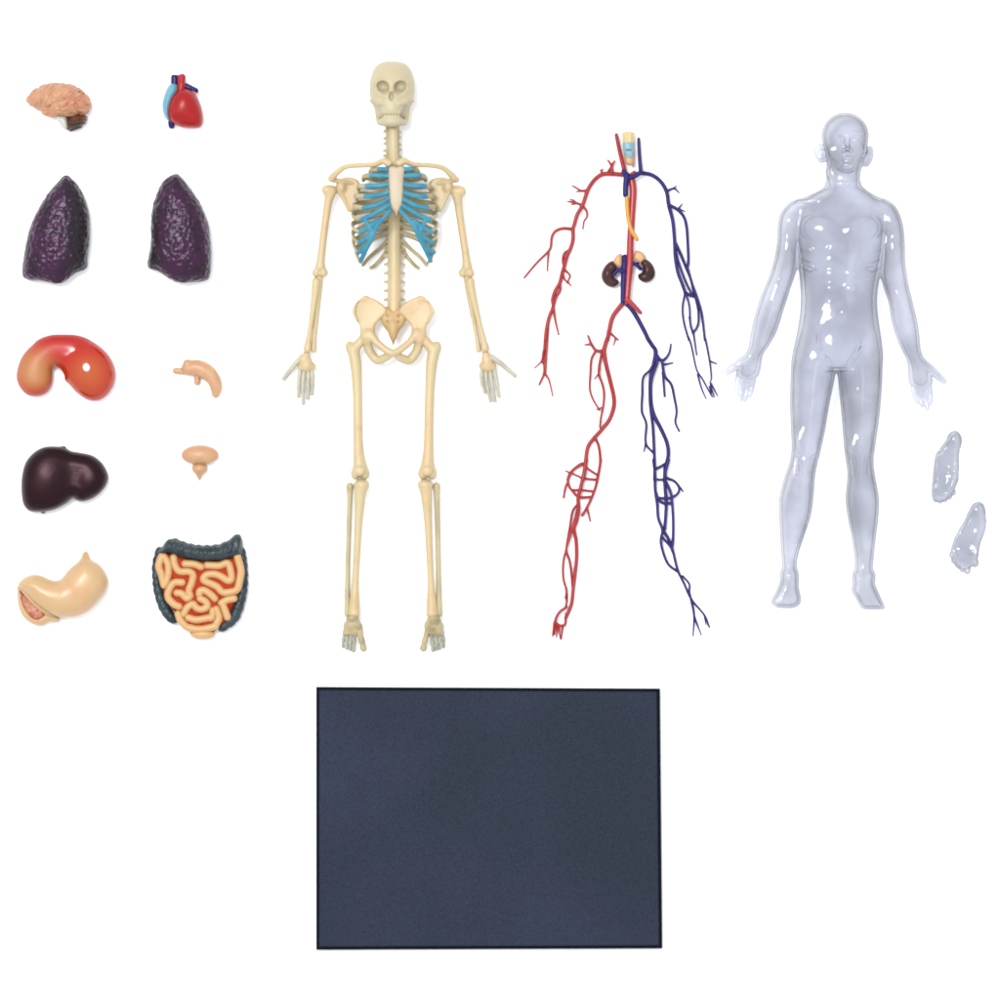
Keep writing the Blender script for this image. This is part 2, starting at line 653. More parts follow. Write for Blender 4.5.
B = (66, 368)
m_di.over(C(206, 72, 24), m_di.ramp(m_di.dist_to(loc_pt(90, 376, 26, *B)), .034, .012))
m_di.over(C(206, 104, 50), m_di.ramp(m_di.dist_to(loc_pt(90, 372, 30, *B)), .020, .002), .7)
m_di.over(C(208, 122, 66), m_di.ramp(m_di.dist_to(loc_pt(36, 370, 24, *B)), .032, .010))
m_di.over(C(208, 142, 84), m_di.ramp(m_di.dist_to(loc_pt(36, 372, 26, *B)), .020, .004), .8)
rr = m_di.n('ShaderNodeMapRange', interpolation_type='SMOOTHSTEP')
m_di.link(m_di.dist_to(loc_pt(88, 370, 28, *B)), rr.inputs['Value'])
for _k, _v in (('From Min', .020), ('From Max', .034), ('To Min', .09), ('To Max', .5)):
    rr.inputs[_k].default_value = _v
m_di.link(rr.outputs[0], m_di.p.inputs['Roughness'])
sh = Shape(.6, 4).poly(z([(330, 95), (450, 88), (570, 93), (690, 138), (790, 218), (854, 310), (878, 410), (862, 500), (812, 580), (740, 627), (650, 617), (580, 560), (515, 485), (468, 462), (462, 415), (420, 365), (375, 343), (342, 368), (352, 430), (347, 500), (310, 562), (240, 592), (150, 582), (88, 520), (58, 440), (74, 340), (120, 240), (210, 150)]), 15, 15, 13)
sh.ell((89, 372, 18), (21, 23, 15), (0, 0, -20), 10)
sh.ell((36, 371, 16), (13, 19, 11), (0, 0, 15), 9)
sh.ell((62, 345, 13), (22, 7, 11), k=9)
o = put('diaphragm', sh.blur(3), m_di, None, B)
tag(o, 'glossy red orange arched diaphragm piece with two tan domes and a round highlight', 'organ')

# ------------------------------------------------------------------ liver
z = Z(10, 430, 9.09)
m_li = Mat('liver_paint', C(28, 9, 13), .36, .2)
m_li.p.inputs['Specular Tint'].default_value = (1, .62, .72, 1)
m_li.over(C(40, 18, 23), m_li.ramp(m_li.noise(40, 3), .45, .7))
m_li.bump(m_li.noise(120, 2), .0006, .4)
sh = Shape(.6, 5).poly(z([(330, 153), (410, 148), (490, 156), (560, 190), (640, 205), (750, 230), (832, 290), (882, 370), (898, 440), (868, 520), (790, 602), (690, 647), (620, 645), (575, 622), (520, 665), (430, 715), (340, 740), (250, 747), (170, 732), (122, 670), (108, 560), (123, 420), (150, 300), (210, 220), (270, 175)]), 15, 14, 14)
sh.ell((47, 478, 19), (21, 25, 14), (0, 0, 10), 10)
sh.ell((90, 479, 18), (15, 16, 12), k=3)
sh.chain(z([(592, 240, 37, 1.2), (586, 420, 37, 1.8), (578, 610, 28, 2)]), k=3, op='-')
sh.ell((63.5, 447.6, 13), (3.2, 1.7, 4), k=1.5)
sh.ell((43.4, 511.8, 12), (2.4, 2, 3), k=1.2)
o = put('liver', sh.blur(2), m_li, None, (65, 478))
tag(o, 'dark maroon brown liver with two smooth lobes, below the red orange piece', 'liver')

# ------------------------------------------------------------------ pancreas and bladder
m_tan = Mat('tan_plastic', C(226, 172, 128), .45, .4)
m_tan.over(C(238, 192, 138), m_tan.ramp(m_tan.noise(55, 2), .45, .7))
m_tan.bump(m_tan.noise(200, 3), .0003, .5)
z = Z(160, 345, 6.663)
Ctx.zref = 8
pan = thing('pancreas', 'small tan hooked pancreas piece with two pegs', 'organ', (205, 380))
sh = Shape(.45, 3).chain(z([(188, 155, 9, 7.0), (250, 152, 9, 8.2), (315, 182, 9, 8.0), (360, 235, 9, 6.8), (374, 290, 8, 5.8), (369, 328, 7, 3.8)]), smooth=4)
sh.ell((187.3, 362.6, 9), (4, 3.4, 6), k=2)
put('gland', sh.blur(1), m_tan, pan)
put('peg', Shape(.4, 1).chain(z([(104, 172, 8, 3.2), (190, 178, 8, 3.3)])), m_tan, pan)
put('peg', Shape(.4, 1).chain(z([(246, 190, 7, 3.4), (247, 248, 7, 3.1)])), m_tan, pan)
bl = thing('bladder', 'small tan mushroom-shaped bladder piece with a pointed stub', 'organ', (200, 460))
put('bladder_body', Shape(.45, 2).ell((200.2, 455.2, 11), (18.8, 10.2, 11)).displace(lambda x, y, q: .7 * np.clip((y - 459) / 5, 0, 1)).blur(1), m_tan, bl)
sh = Shape(.4, 2).ell((199.7, 468.5, 10), (7.9, 6.0, 7.5)).chain([(199.6, 470, 10, 6), (199.4, 480, 9, .9)])
put('neck', sh.blur(1), m_tan, bl)

# ------------------------------------------------------------------ stomach
z = Z(10, 540, 9.09)
Ctx.zref = 12
stm = thing('stomach', 'tan curved stomach with a cut-open pink lower left end', 'stomach', (60, 590))
m_sto = Mat('stomach_paint', C(230, 190, 138), .38, .45)
m_sto.over(C(236, 176, 128), m_sto.ramp(m_sto.noise(34, 2), .45, .7), .8)
m_sto.bump(m_sto.noise(150, 2), .0003, .4)
sh = Shape(.55, 5).poly(z([(672, 150), (700, 140), (725, 180), (800, 215), (860, 280), (897, 370), (872, 470), (800, 560), (720, 640), (620, 692), (500, 702), (430, 695), (340, 655), (220, 565), (130, 470), (75, 405), (130, 343), (210, 313), (290, 323), (350, 368), (420, 390), (490, 360), (570, 270), (640, 190)]), 16, 15.5, 16)
sh.ell((82, 585, 19), (18, 22, 15), (0, 0, 30), 9)
sh.chain(z([(330, 470, 18, 11), (480, 520, 19, 13.5), (640, 480, 19, 15)]), k=8)
sh.chain(z([(692, 130, 17, 3.2), (688, 190, 17, 4.2), (690, 250, 17, 8)]), k=4)
put('stomach_body', sh.blur(3), m_sto, stm)
sh = Shape(.5, 2).chain(z([(90, 420, 16, 1.9), (140, 480, 17, 2.0), (225, 575, 17, 2.1), (340, 665, 15, 2.2), (430, 700, 12, 2.0)]), smooth=4)
put('cut_rim', sh.blur(1), m_sto, stm)
sh = Shape(.55, 3).poly(z([(72, 410), (130, 470), (220, 560), (340, 650), (440, 695), (448, 735), (420, 748), (350, 750), (290, 782), (200, 762), (120, 702), (73, 600), (62, 480)]), 9, 7, 9)
sh.poly(z([(85, 465), (130, 490), (220, 570), (300, 640), (322, 685), (240, 728), (170, 682), (108, 580)]), 5, 3.5, 19, op='-', k=2)
put('duodenum', sh.blur(1), m_sto, stm)
m_pk = Mat('stomach_lining', C(212, 138, 102), .4, .35)
m_pk.over(C(196, 92, 66), m_pk.ramp(m_pk.noise(170, 2), .45, .62))
sh = Shape(.5, 2).poly(z([(85, 465), (130, 490), (220, 570), (300, 640), (322, 685), (240, 728), (170, 682), (108, 580)]), 3.6, 3.5, 14)
sh.displace(lambda x, y, q: .7 * vnoise(x / 2.6, y / 2.6, q / 3))
put('lining', sh, m_pk, stm)

# ------------------------------------------------------------------ intestines
z = Z(145, 525, 8.333)
Ctx.zref = 12
gut = thing('intestines', 'coiled tan intestines on red ground framed by dark grey green colon', 'intestines', (199, 590))
m_col = Mat('colon_paint', C(52, 70, 76), .42, .3)
m_col.over(C(30, 46, 50), m_col.ramp(m_col.noise(110, 3), .45, .65))
m_col.bump(m_col.voronoi(190, 'SMOOTH_F1'), -.0012, .6)
m_red = Mat('gut_red', C(202, 64, 24), .6, .08)
m_red.over(C(184, 48, 26), m_red.ramp(m_red.noise(90, 2), .45, .6))
m_coil = Mat('coil_tan', C(238, 190, 130), .42, .3)
m_coil.over(C(236, 180, 118), m_coil.ramp(m_coil.noise(90, 2), .45, .7), .7)
sh = Shape(.5, 3).poly(z([(112, 222), (150, 160), (190, 122), (250, 108), (330, 138), (420, 160), (520, 166), (620, 155), (700, 120), (758, 75), (800, 92), (818, 180), (810, 250), (740, 275), (620, 302), (500, 308), (380, 294), (280, 268), (200, 240), (130, 250)]), 12, 9, 12)


def haustra(x, y, q):
    return .55 * np.cos((x + .2 * y) * 2 * math.pi / 8.0) * np.exp(-((y - 546 - 0 * x) / 9) ** 2) - .25 * vnoise(x / 3, y / 3, q / 3)


put('transverse_colon', sh.displace(haustra), m_col, gut)
L = catmull(z([(120, 215, 10, 4.2), (88, 330, 10, 3.7), (94, 450, 10, 4.2), (112, 560, 10, 4.8), (155, 680, 10, 5.4), (212, 765, 10, 5.2), (250, 795, 10, 3.6)]), 6)
L[:, 3] += .45 * np.sin(np.arange(len(L)) * 1.9)
put('ascending_colon', Shape(.5, 1.5).chain(L), m_col, gut)
L = catmull(z([(806, 215, 10, 3.6), (822, 330, 10, 3.7), (822, 480, 10, 4.4), (795, 620, 10, 5.4), (738, 770, 10, 5.8), (640, 858, 10, 4.4)]), 7)
L[:, 3] += .45 * np.sin(np.arange(len(L)) * 1.9)
put('descending_colon', Shape(.5, 1.5).chain(L), m_col, gut)
sh = Shape(.5, 2).poly(z([(105, 240), (200, 235), (380, 280), (500, 295), (620, 290), (740, 260), (800, 235), (815, 380), (800, 540), (750, 650), (690, 790), (620, 850), (580, 890), (520, 930), (440, 930), (370, 890), (300, 830), (250, 730), (170, 620), (130, 480), (98, 350)]), 8, 6, 10)
put('gut_bed', sh, m_red, gut)
coils = [
    [(142, 262), (118, 340), (140, 410), (162, 500)], [(160, 265), (192, 320), (196, 400), (175, 480)],
    [(240, 272), (252, 335), (290, 385), (365, 388), (402, 415), (392, 480), (368, 545), (378, 590), (350, 610), (308, 572), (268, 565)],
    [(312, 478), (245, 480), (205, 535), (195, 600), (240, 655), (288, 680)],
    [(335, 322), (410, 326), (470, 348)],
    [(520, 335), (620, 338), (690, 318), (716, 380), (722, 448), (690, 462), (640, 430), (580, 408), (510, 418), (492, 458), (550, 488), (605, 515), (650, 560), (720, 556), (768, 535), (788, 470), (800, 380), (772, 265)],
    [(455, 575), (462, 548), (500, 545), (550, 578), (585, 612)],
    [(462, 612), (510, 640), (520, 680), (475, 702), (432, 690), (402, 658), (352, 690), (325, 740)],
    [(278, 740), (300, 795), (340, 840)], [(362, 772), (430, 790), (520, 775), (560, 768), (568, 712)],
    [(598, 700), (618, 770), (598, 820)], [(360, 852), (450, 868), (540, 856), (590, 840)],
    [(638, 650), (690, 622), (742, 612)], [(650, 660), (672, 720), (688, 765)],
]
for c in coils:
    pts = z([(x, y, 17.0, 3.8) for x, y in c])
    put('coil', Shape(.45, 1).chain(pts, smooth=4), m_coil, gut)
sh = Shape(.5, 2).ell((202.6, 634.2, 13), (12.4, 5.2, 8))
put('coil', sh, m_coil, gut)

# ------------------------------------------------------------------ skeleton
Ctx.zref = 22
m_bone = Mat('bone_plastic', C(233, 212, 164), .45, .4)
m_bone.over(C(238, 206, 158), m_bone.ramp(m_bone.noise(16, 3), .42, .66))
m_bone.over(C(214, 190, 132), m_bone.ramp(m_bone.noise(70, 4), .52, .75), .7)
m_bone.bump(m_bone.noise(220, 4), .0005, .5)
m_skull = Mat('skull_plastic', C(220, 207, 170), .5, .35)
m_skull.over(C(222, 200, 148), m_skull.ramp(m_skull.noise(60, 3), .45, .7), .8)
m_skull.bump(m_skull.noise(180, 4), .0005, .5)
m_pale = Mat('pale_bone', C(222, 216, 192), .5, .35)
m_pale.over(C(204, 200, 180), m_pale.ramp(m_pale.noise(70, 3), .42, .66))
m_toe = Mat('grey_toe_bone', C(198, 196, 176), .5, .35)
m_toe.over(C(168, 166, 146), m_toe.ramp(m_toe.noise(120, 3), .42, .66))
m_foot = Mat('ankle_bone', C(212, 194, 150), .5, .35)
m_foot.over(C(176, 160, 116), m_foot.ramp(m_foot.noise(90, 3), .42, .66))
m_rib = Mat('rib_bone', C(216, 203, 162), .5, .35)
m_rib.over(C(200, 183, 130), m_rib.ramp(m_rib.noise(80, 3), .42, .66))
m_fib = Mat('calf_bone_plastic', C(220, 204, 160), .5, .35)
m_fib.over(C(202, 190, 148), m_fib.ramp(m_fib.noise(40, 3), .42, .66))
m_ster = plastic('sternum_plastic', (224, 206, 178), .5, .35, (214, 192, 160), 70, .0004)
m_cart = plastic('blue_cartilage', (82, 170, 194), .5, .25, (56, 146, 178), 60)
m_sac = plastic('sacrum_plastic', (228, 196, 140), .5, .35, (216, 176, 116), 50, .0004)

sk = thing('skeleton', 'cream plastic skeleton with bright blue rib cartilage, arms held away from sides', 'skeleton', (394, 380))

# skull
sh = Shape(.5, 4)
sh.loft([(61.6, 384.5, 399.5, 27, 8), (63.4, 379.6, 404.6, 27.5, 14), (67, 375.4, 409, 28, 20), (72, 372.6, 411.8, 28, 24), (80, 370.2, 414.2, 28, 27), (88, 369.4, 415, 28, 27.5), (96, 369.8, 414.4, 27, 25), (103, 371.4, 412.6, 24, 20), (109, 374.6, 409.6, 22, 16), (116, 377.6, 406.8, 20, 14)], k=4, p=2.15, ek=2.5)
sh.ell((392.2, 97, 38), (18.2, 14.5, 16), k=5)
sh.ell((392, 109.6, 43), (11.4, 9.6, 11), k=5)
sh.ell((392, 112, 22), (15.0, 13, 16), k=6)
sh.chain([(375.6, 100, 43, 3.2), (379.6, 103.6, 46.6, 3.4), (385, 105.4, 50, 3.0)], k=3)
sh.chain([(408.6, 100, 43, 3.2), (404.6, 103.6, 46.6, 3.4), (399.2, 105.4, 50, 3.0)], k=3)
sh.chain([(375.6, 100.4, 42, 2.4), (371.8, 101.6, 32, 2.0)], k=3)
sh.chain([(408.6, 100.4, 42, 2.4), (412.6, 101.6, 32, 2.0)], k=3)
sh.chain([(376.4, 84.6, 47, 2.4), (383, 81.4, 52, 2.4), (392, 83.4, 53.6, 2.2), (401, 81.4, 52, 2.4), (407.8, 84.6, 47, 2.4)], k=4, smooth=3)
sh.chain([(392.1, 85, 53.6, 2.0), (392.1, 94, 56, 2.0)], k=3)
for q in (-1, 1):
    X = lambda d: 392.1 + q * d
    sh.ell((X(9.0), 88.6, 52.6), (6.5, 5.4, 8.4), (0, 0, q * -6), op='-', k=1.6)
    sh.ell((X(8.7), 92.4, 55), (5.6, 5.2, 5.5), op='-', k=2.0)
    sh.chain([(X(21.5), 104.8, 42, 2.2), (X(16.6), 108.6, 41, 4.2), (X(13.4), 113, 42, 4.9), (X(11.8), 118, 44, 4.0)], op='-', k=1.6, smooth=3)
sh.ell((392, 99, 57), (3.1, 4.8, 7), op='-', k=1.2)
for i in range(6):
    sh.ell((384.8 + i * 2.9, 113.8, 51 - .3 * abs(i - 2.5) ** 2), (1.5, 2.8, 2.4), k=1.0)
skull = put('skull', sh.blur(1), m_skull, sk)
sh = Shape(.5, 3)
sh.chain([(377.0, 108, 24, 2.6), (379.4, 121, 27, 3.4), (382.4, 123, 38, 3.8), (388, 122.6, 46.5, 4.6), (396.5, 122.6, 46.5, 4.6), (401.8, 123, 38, 3.8), (405.0, 121, 27, 3.4), (407.4, 108, 24, 2.6)], smooth=3, k=2)
sh.ell((392.2, 122.4, 45.5), (10.4, 6.0, 6), k=3)
for i in range(6):
    sh.ell((385.5 + i * 2.65, 117.8, 50.2 - .3 * abs(i - 2.5) ** 2), (1.35, 2.4, 2.2), k=1.0)
put('jaw', sh.blur(1), m_skull, skull)

# spine
sh = Shape(.5, 1.5)
sh.chain([(392.4, 124, 18, 7.0), (392.6, 146, 18, 6.8), (393.6, 170, 18, 7.0)])
for i in range(6):
    y = 131.5 + i * 6.1
    sh.ell((392, y, 16), (9.4 + .15 * i, 2.3, 5), (0, 0, 4 * (-1) ** i), k=1.5)
put('neck_vertebrae', sh, m_rib, sk)
put('throat_column', Shape(.5, 2).chain([(393.4, 125, 31, 4.0), (393.6, 150, 33, 4.2), (394.6, 168, 36, 4.6)]), m_bone, sk)
sh = Shape(.55, 2)
sh.chain([(394.2, 168, 17, 5.6), (394.2, 215, 14, 6.2), (394.2, 262, 16, 6.5), (394.2, 300, 20, 6.9), (394.0, 314, 21, 7.0)])
for i in range(10):
    y = 172 + i * 8.6
    sh.ell((394.2, y, 12), (9.5, 2.2, 4), k=2)
for i in range(6):
    y = 254.6 + i * 8.8
    sh.chain([(384.0, y + .8, 13, 1.3), (390, y, 16, 2.4)], k=1.5)
    sh.chain([(404.4, y + .8, 13, 1.3), (398, y, 16, 2.4)], k=1.5)
put('spine', sh.blur(1), m_bone, sk)

# sternum
sh = Shape(.5, 2).poly([(389.6, 170.5), (393.5, 168.4), (397.0, 170), (401, 168.4), (404.8, 171), (404.2, 180), (403.6, 195), (402.6, 205), (400.6, 210.5), (398.6, 214), (397.2, 218), (395.8, 214), (393.2, 210.5), (391.2, 205), (390.2, 195), (389.4, 180)], 2.6, 2.6, 61)
sh.ell((397, 190, 62.5), (4.5, 18, 1.6), k=3)
put('sternum', sh, m_ster, sk)

# collar bones, shoulder blades
for pts in ([(389, 165.4, 56, 2.7), (384, 162.8, 55, 2.3), (375, 166, 50, 1.9), (360, 166.4, 44, 1.8), (346, 167.6, 38, 1.9), (337, 173.4, 34, 2.2), (331.6, 179, 30, 2.6)],
            [(400, 165.4, 56, 2.7), (405, 162.8, 55, 2.3), (414, 166, 50, 1.9), (430, 166.4, 44, 1.8), (443, 168.6, 38, 1.9), (449.6, 173.6, 34, 2.2), (454, 178.4, 30, 2.6)]):
    put('collar_bone', Shape(.5, 1.5).chain([(a, b, c, r * 1.42) for a, b, c, r in pts], smooth=4), m_bone, sk)
for s, cxm in ((1, 0), (-1, 789.0)):
    X = lambda x: cxm + s * x if s < 0 else x
    sh = Shape(.55, 2.5).poly([(X(340), 179), (X(348), 177), (X(358), 180), (X(360), 190), (X(357), 203), (X(353), 212), (X(350), 210), (X(346), 202), (X(340), 195.5), (X(335.6), 192), (X(336), 185)], 2.8, 2.8, 20)
    sh.ell((X(341), 187, 22), (5, 6, 5), k=3)
    sh.chain([(X(332), 180, 28, 2.8), (X(341), 181.5, 25, 2.4), (X(355), 184, 21, 1.6)], k=2)
    sh.chain([(X(349), 210, 21, 2.2), (X(342), 196, 22, 2.0), (X(338), 189, 23, 2.6)], k=2)
    put('shoulder_blade', sh.blur(1), m_bone, sk)

# ribs
CXR = 394.6
ends = [(380.5, 171), (372.5, 177), (368, 187.6), (366.4, 198), (364.8, 209.5), (362, 221), (360.6, 233.6), (359.2, 244), (358.4, 253), (360, 262)]
wid = [24, 31, 36, 38.6, 40.2, 41.4, 41.8, 41.6, 41, 38.5, 32, 24]
for s in (-1, 1):
    for k in range(12):
        ys = 168 + k * 7.1
        W = wid[k]
        if k < 10:
            ex, ey = ends[k]
            ex = CXR - ex
            ez = [54, 56, 55, 53.5, 52, 50, 47, 43, 39, 34][k]
            ym = ys + (ey - ys) * .42 + 3
            P = [(7, ys, 10), (W * .55, ys + 3 + k * .25, 4.5), (W * .9, ym - 2, 13), (W, ym + 1, 27), (max(W * .965, ex), ym + (ey - ym) * .62, (27 + ez) / 2 + 3), (ex, ey, ez)]
        else:
            P = [(7, ys, 11), (W * .45, ys + 8, 6), (W * .8, ys + 18, 9), (W, ys + (26 if k == 10 else 22), 16)]
        pts = [(CXR + s * x, y, q, 2.75 - .75 * (k > 9)) for x, y, q in P]
        Tubes(10).add(pts, 7, .62).put('rib', m_rib, sk)

# blue cartilage, one piece each side
for s in (-1, 1):
    t = Shape(.5, 1.6)
    X = lambda x: x if s < 0 else 2 * 396.0 - x + (.2 if s > 0 else 0)
    bars = [[(380.0, 171, 55), (387.6, 171.6, 59)], [(372, 177, 56), (381, 177.6, 58.5), (390, 178, 60)], [(367.6, 187.6, 55), (379, 187.6, 58.5), (390, 186, 60)],
            [(366.2, 198, 53.5), (379, 197.2, 58), (390, 193.6, 60)], [(364.6, 209.5, 52), (378, 206.4, 57), (390, 200, 60)],
            [(362, 221, 50), (371, 217.4, 54), (390.4, 206.6, 60)],
            [(360.6, 233.6, 47), (369, 229, 52), (377.5, 222.5, 56)], [(359.4, 244, 43), (366, 240, 49), (372, 235, 53)], [(358.6, 253, 39), (364, 250, 45), (368, 246, 49)]]
    for b in bars:
        t.chain([(X(x), y, q, 2.55) for x, y, q in b], smooth=3)
    t.chain([(X(391), 212.4, 59.5, 2.2), (X(384), 220, 58, 2.3), (X(377.5), 227.4, 55.5, 2.5), (X(372.6), 238, 52, 2.7), (X(366.6), 250, 47, 2.5), (X(361.2), 261.5, 38, 2.2)], smooth=4)
    t.chain([(X(367), 223, 52, 2.2), (X(371), 231, 53, 2.4)], k=1.5)
    put('costal_cartilage', t.blur(1), m_cart, sk)

# arms
arms = [
    dict(hum=[(331.4, 191, 24, 5.88), (328.6, 200, 24, 4.52), (326.2, 215, 23, 3.95), (323.4, 236, 22, 3.84), (320.8, 258, 21, 4.07), (320, 267, 20, 5.20)], ext=[(326.5, 190, 24), (316.2, 272.6, 20), (323.6, 272.6, 20), (320, 272.4, 21)],
         rad=[(316, 281.5, 20, 4.54), (315.2, 290, 20, 3.98), (311.6, 318, 19, 2.70), (308.6, 338, 18, 2.84), (307.2, 348.6, 17, 4.26)],
         uln=[(318.6, 278, 17, 4.48), (318, 292, 16, 3.64), (316.0, 318, 15, 2.52), (314.0, 338, 15, 2.38), (313.4, 349.6, 15, 2.80)],
         carp=[(306.5, 353, 14, 3.4), (304.5, 359, 13, 6.2), (306, 364.5, 12, 6.8)], box=[(300.5, 366), (312, 366)],
         th=[(301.6, 356.5, 13, 2.99), (295, 363.6, 12, 2.64), (288.5, 371.6, 11, 2.53), (283.4, 378.6, 10, 2.18)],
         f=[[(300.4, 366, 11, 2.18), (298.4, 380, 10, 2.07), (297.6, 396, 8, 1.72)], [(304, 367, 11, 2.18), (302.4, 384, 10, 2.07), (302.8, 403.4, 8, 1.72)], [(308, 367, 11, 2.18), (307.8, 382, 10, 2.07), (307.4, 398, 8, 1.72)], [(311.4, 366, 11, 2.07), (311.8, 380, 10, 1.95), (311.4, 393.4, 8, 1.61)]]),
    dict(hum=[(456.6, 191.6, 24, 5.88), (458, 201, 24, 4.52), (459.6, 215, 23, 3.95), (463, 238, 22, 3.84), (466, 258, 21, 4.07), (466.8, 267, 20, 5.20)], ext=[(461.4, 191.4, 24), (462.6, 273, 20), (470, 273, 20), (466.2, 272.8, 21)],
         rad=[(470, 281.5, 20, 4.54), (471.4, 290, 20, 3.98), (478, 318, 19, 2.70), (483, 338, 18, 2.84), (485, 348, 17, 4.26)],
         uln=[(467.6, 278, 17, 4.48), (469, 292, 16, 3.64), (473.2, 318, 15, 2.52), (477, 338, 15, 2.38), (478.6, 349.6, 15, 2.80)],
         carp=[(485.4, 353, 14, 3.4), (487, 359, 13, 5.6), (487.4, 365, 12, 6.6)], box=[(482, 366), (493, 366)],
         th=[(492, 357, 13, 2.99), (500, 362.4, 12, 2.64), (508, 369.4, 11, 2.53), (515, 375.6, 10, 2.07)],
         f=[[(482, 366, 11, 2.18), (481.4, 379, 10, 2.07), (484.4, 391.6, 8, 1.72)], [(485.6, 367, 11, 2.18), (486.6, 383, 10, 2.07), (490.4, 400.6, 8, 1.72)], [(489.4, 367, 11, 2.18), (491.6, 383, 10, 2.07), (494.8, 400.6, 8, 1.72)], [(493.4, 366, 11, 2.07), (496.4, 381, 10, 1.95), (499, 396.2, 8, 1.61)]]),
]
for a in arms:
    sh = Shape(.5, 3).chain(a['hum'], smooth=3)
    sh.ell((*a['ext'][0][:2], 25), (4.8, 5.2, 5.5), k=3)
    sh.ell(a['ext'][1], (4.4, 4.6, 4.4), k=2).ell(a['ext'][2], (4.2, 4.4, 4.4), k=2)
    sh.ell((a['ext'][3][0], a['ext'][3][1] - .5, 26), (2.0, 2.2, 3), op='-', k=1.5)
    put('upper_arm_bone', sh.blur(1), m_bone, sk)
    put('radius_bone', Shape(.5, 2).chain(a['rad'], smooth=3), m_bone, sk)
    put('ulna_bone', Shape(.5, 2).chain(a['uln'], smooth=3), m_bone, sk)
    sh = Shape(.5, 2).chain(a['carp'], fz=.7)
    (x0, y0), (x1, y1) = a['box']
    sh.chain([(x0, y0, 11, 3.4), (x1, y1, 11, 3.4)], k=3, fz=.8)
    sh.displace(lambda x, y, q: .5 * vnoise(x / 3, y / 3, q / 3))
    hand = put('hand', sh, m_bone, sk)
    put('thumb', Shape(.45, 1).chain(a['th'], smooth=3), m_pale, hand)
    for f in a['f']:
        P = catmull(f, 6)
        P[:, 3] += .22 * np.cos(np.linspace(0, 1, len(P)) * 2 * math.pi * 3)
        put('finger', Shape(.45, 1).chain(P), m_pale, hand)

# pelvis
for s in (-1, 1):
    X = lambda x: x if s < 0 else 2 * 393.2 - x
    sh = Shape(.55, 3)
    sh.poly([(X(366), 296.2), (X(359.5), 299.5), (X(354), 306), (X(352), 312), (X(355), 319.5), (X(359.4), 326), (X(361), 333), (X(366), 338), (X(374), 334), (X(375.4), 326), (X(381), 319), (X(387), 313), (X(385), 306.5), (X(376), 299.4)], 3.2, 3.2, 28)
    sh.chain([(X(366), 298, 29, 2.2), (X(358.4), 301.8, 31, 2.2), (X(354.2), 311, 32, 2.2), (X(357.6), 321, 31, 2.2)], smooth=3, k=4)
    sh.ell((X(366.5), 337.5, 27), (7, 7.5, 7), k=4)
    sh.chain([(X(370), 334, 30, 4.2), (X(377), 343, 33, 3.5), (X(385.5), 350, 35, 3.6), (X(392.0), 353.4, 36, 3.9)], k=3)
    sh.chain([(X(367), 341, 26, 4.8), (X(370), 351.6, 24, 4.6), (X(377), 360, 24, 4.6), (X(385), 358, 29, 4.2), (X(391.2), 354.2, 34, 3.6)], smooth=4, k=3)
    sh.ell((X(368), 311, 33), (9, 10, 2.0), op='-', k=7)
    put('hip_bone', sh.blur(1), m_bone, sk)
sh = Shape(.55, 2).poly([(381, 309), (387, 306.5), (393.2, 309), (400, 306.5), (406, 309), (407.4, 317), (404, 325), (399, 332), (395.5, 339.5), (393.2, 346), (391, 339.5), (387.6, 332), (382.6, 325), (379.6, 317)], 4.5, 5, 24)
sh.ell((393.2, 331, 28), (4.5, 10, 3), k=3)
for x in (387.6, 398.8):
    for y in (316, 322):
        sh.ell((x, y, 28.6), (1.1, 1.2, 2), op='-', k=1.2)
put('sacrum', sh.blur(1), m_sac, sk)

# legs
legs = [
    dict(fem=[(352.8, 350, 26, 5.88), (355.4, 362, 26, 5.88), (357.2, 385, 26, 5.04), (357.8, 415, 26, 4.94), (358, 440, 25, 5.04), (358.8, 457, 24, 5.88), (360, 467, 23, 7.35)], head=(365.4, 336.5), neck=(355, 344), tro=(349.4, 346.4),
         con=[(355.6, 473.4), (364.6, 473.4)], pat=(360, 471), tib=[(361.4, 486, 22, 7.39), (360.4, 494, 22, 5.82), (358.6, 520, 21, 4.14), (357, 550, 20, 3.58), (355.4, 580, 19, 3.36), (354.4, 600, 18, 4.93), (354, 612, 17, 5.82)], pla=(361.2, 484.4, 7.4),
         fib=[(349.8, 486.6, 16, 4.22), (349.6, 496, 16, 3.04), (348.6, 530, 15, 2.64), (347.4, 570, 15, 2.64), (347.2, 600, 15, 3.04), (347.2, 614, 15, 3.43)], s=-1, fx=352.6),
    dict(fem=[(434.4, 350, 26, 5.88), (431.8, 362, 26, 5.88), (430, 385, 26, 5.04), (429, 415, 26, 4.94), (428.6, 440, 25, 5.04), (428, 457, 24, 5.88), (427.4, 467, 23, 7.35)], head=(421.2, 336.5), neck=(431.4, 344), tro=(437.4, 346.4),
         con=[(422.8, 473.4), (431.8, 473.4)], pat=(427.4, 471), tib=[(425.2, 486, 22, 7.39), (426, 494, 22, 5.82), (427.8, 520, 21, 4.14), (429.2, 550, 20, 3.58), (430.6, 580, 19, 3.36), (431.4, 600, 18, 4.93), (431.8, 612, 17, 5.82)], pla=(425.4, 484.4, 7.4),
         fib=[(436.4, 486.6, 16, 4.22), (436.8, 496, 16, 3.04), (437.6, 530, 15, 2.64), (438.4, 570, 15, 2.64), (438.8, 600, 15, 3.04), (439, 614, 15, 3.43)], s=1, fx=433.6),
]
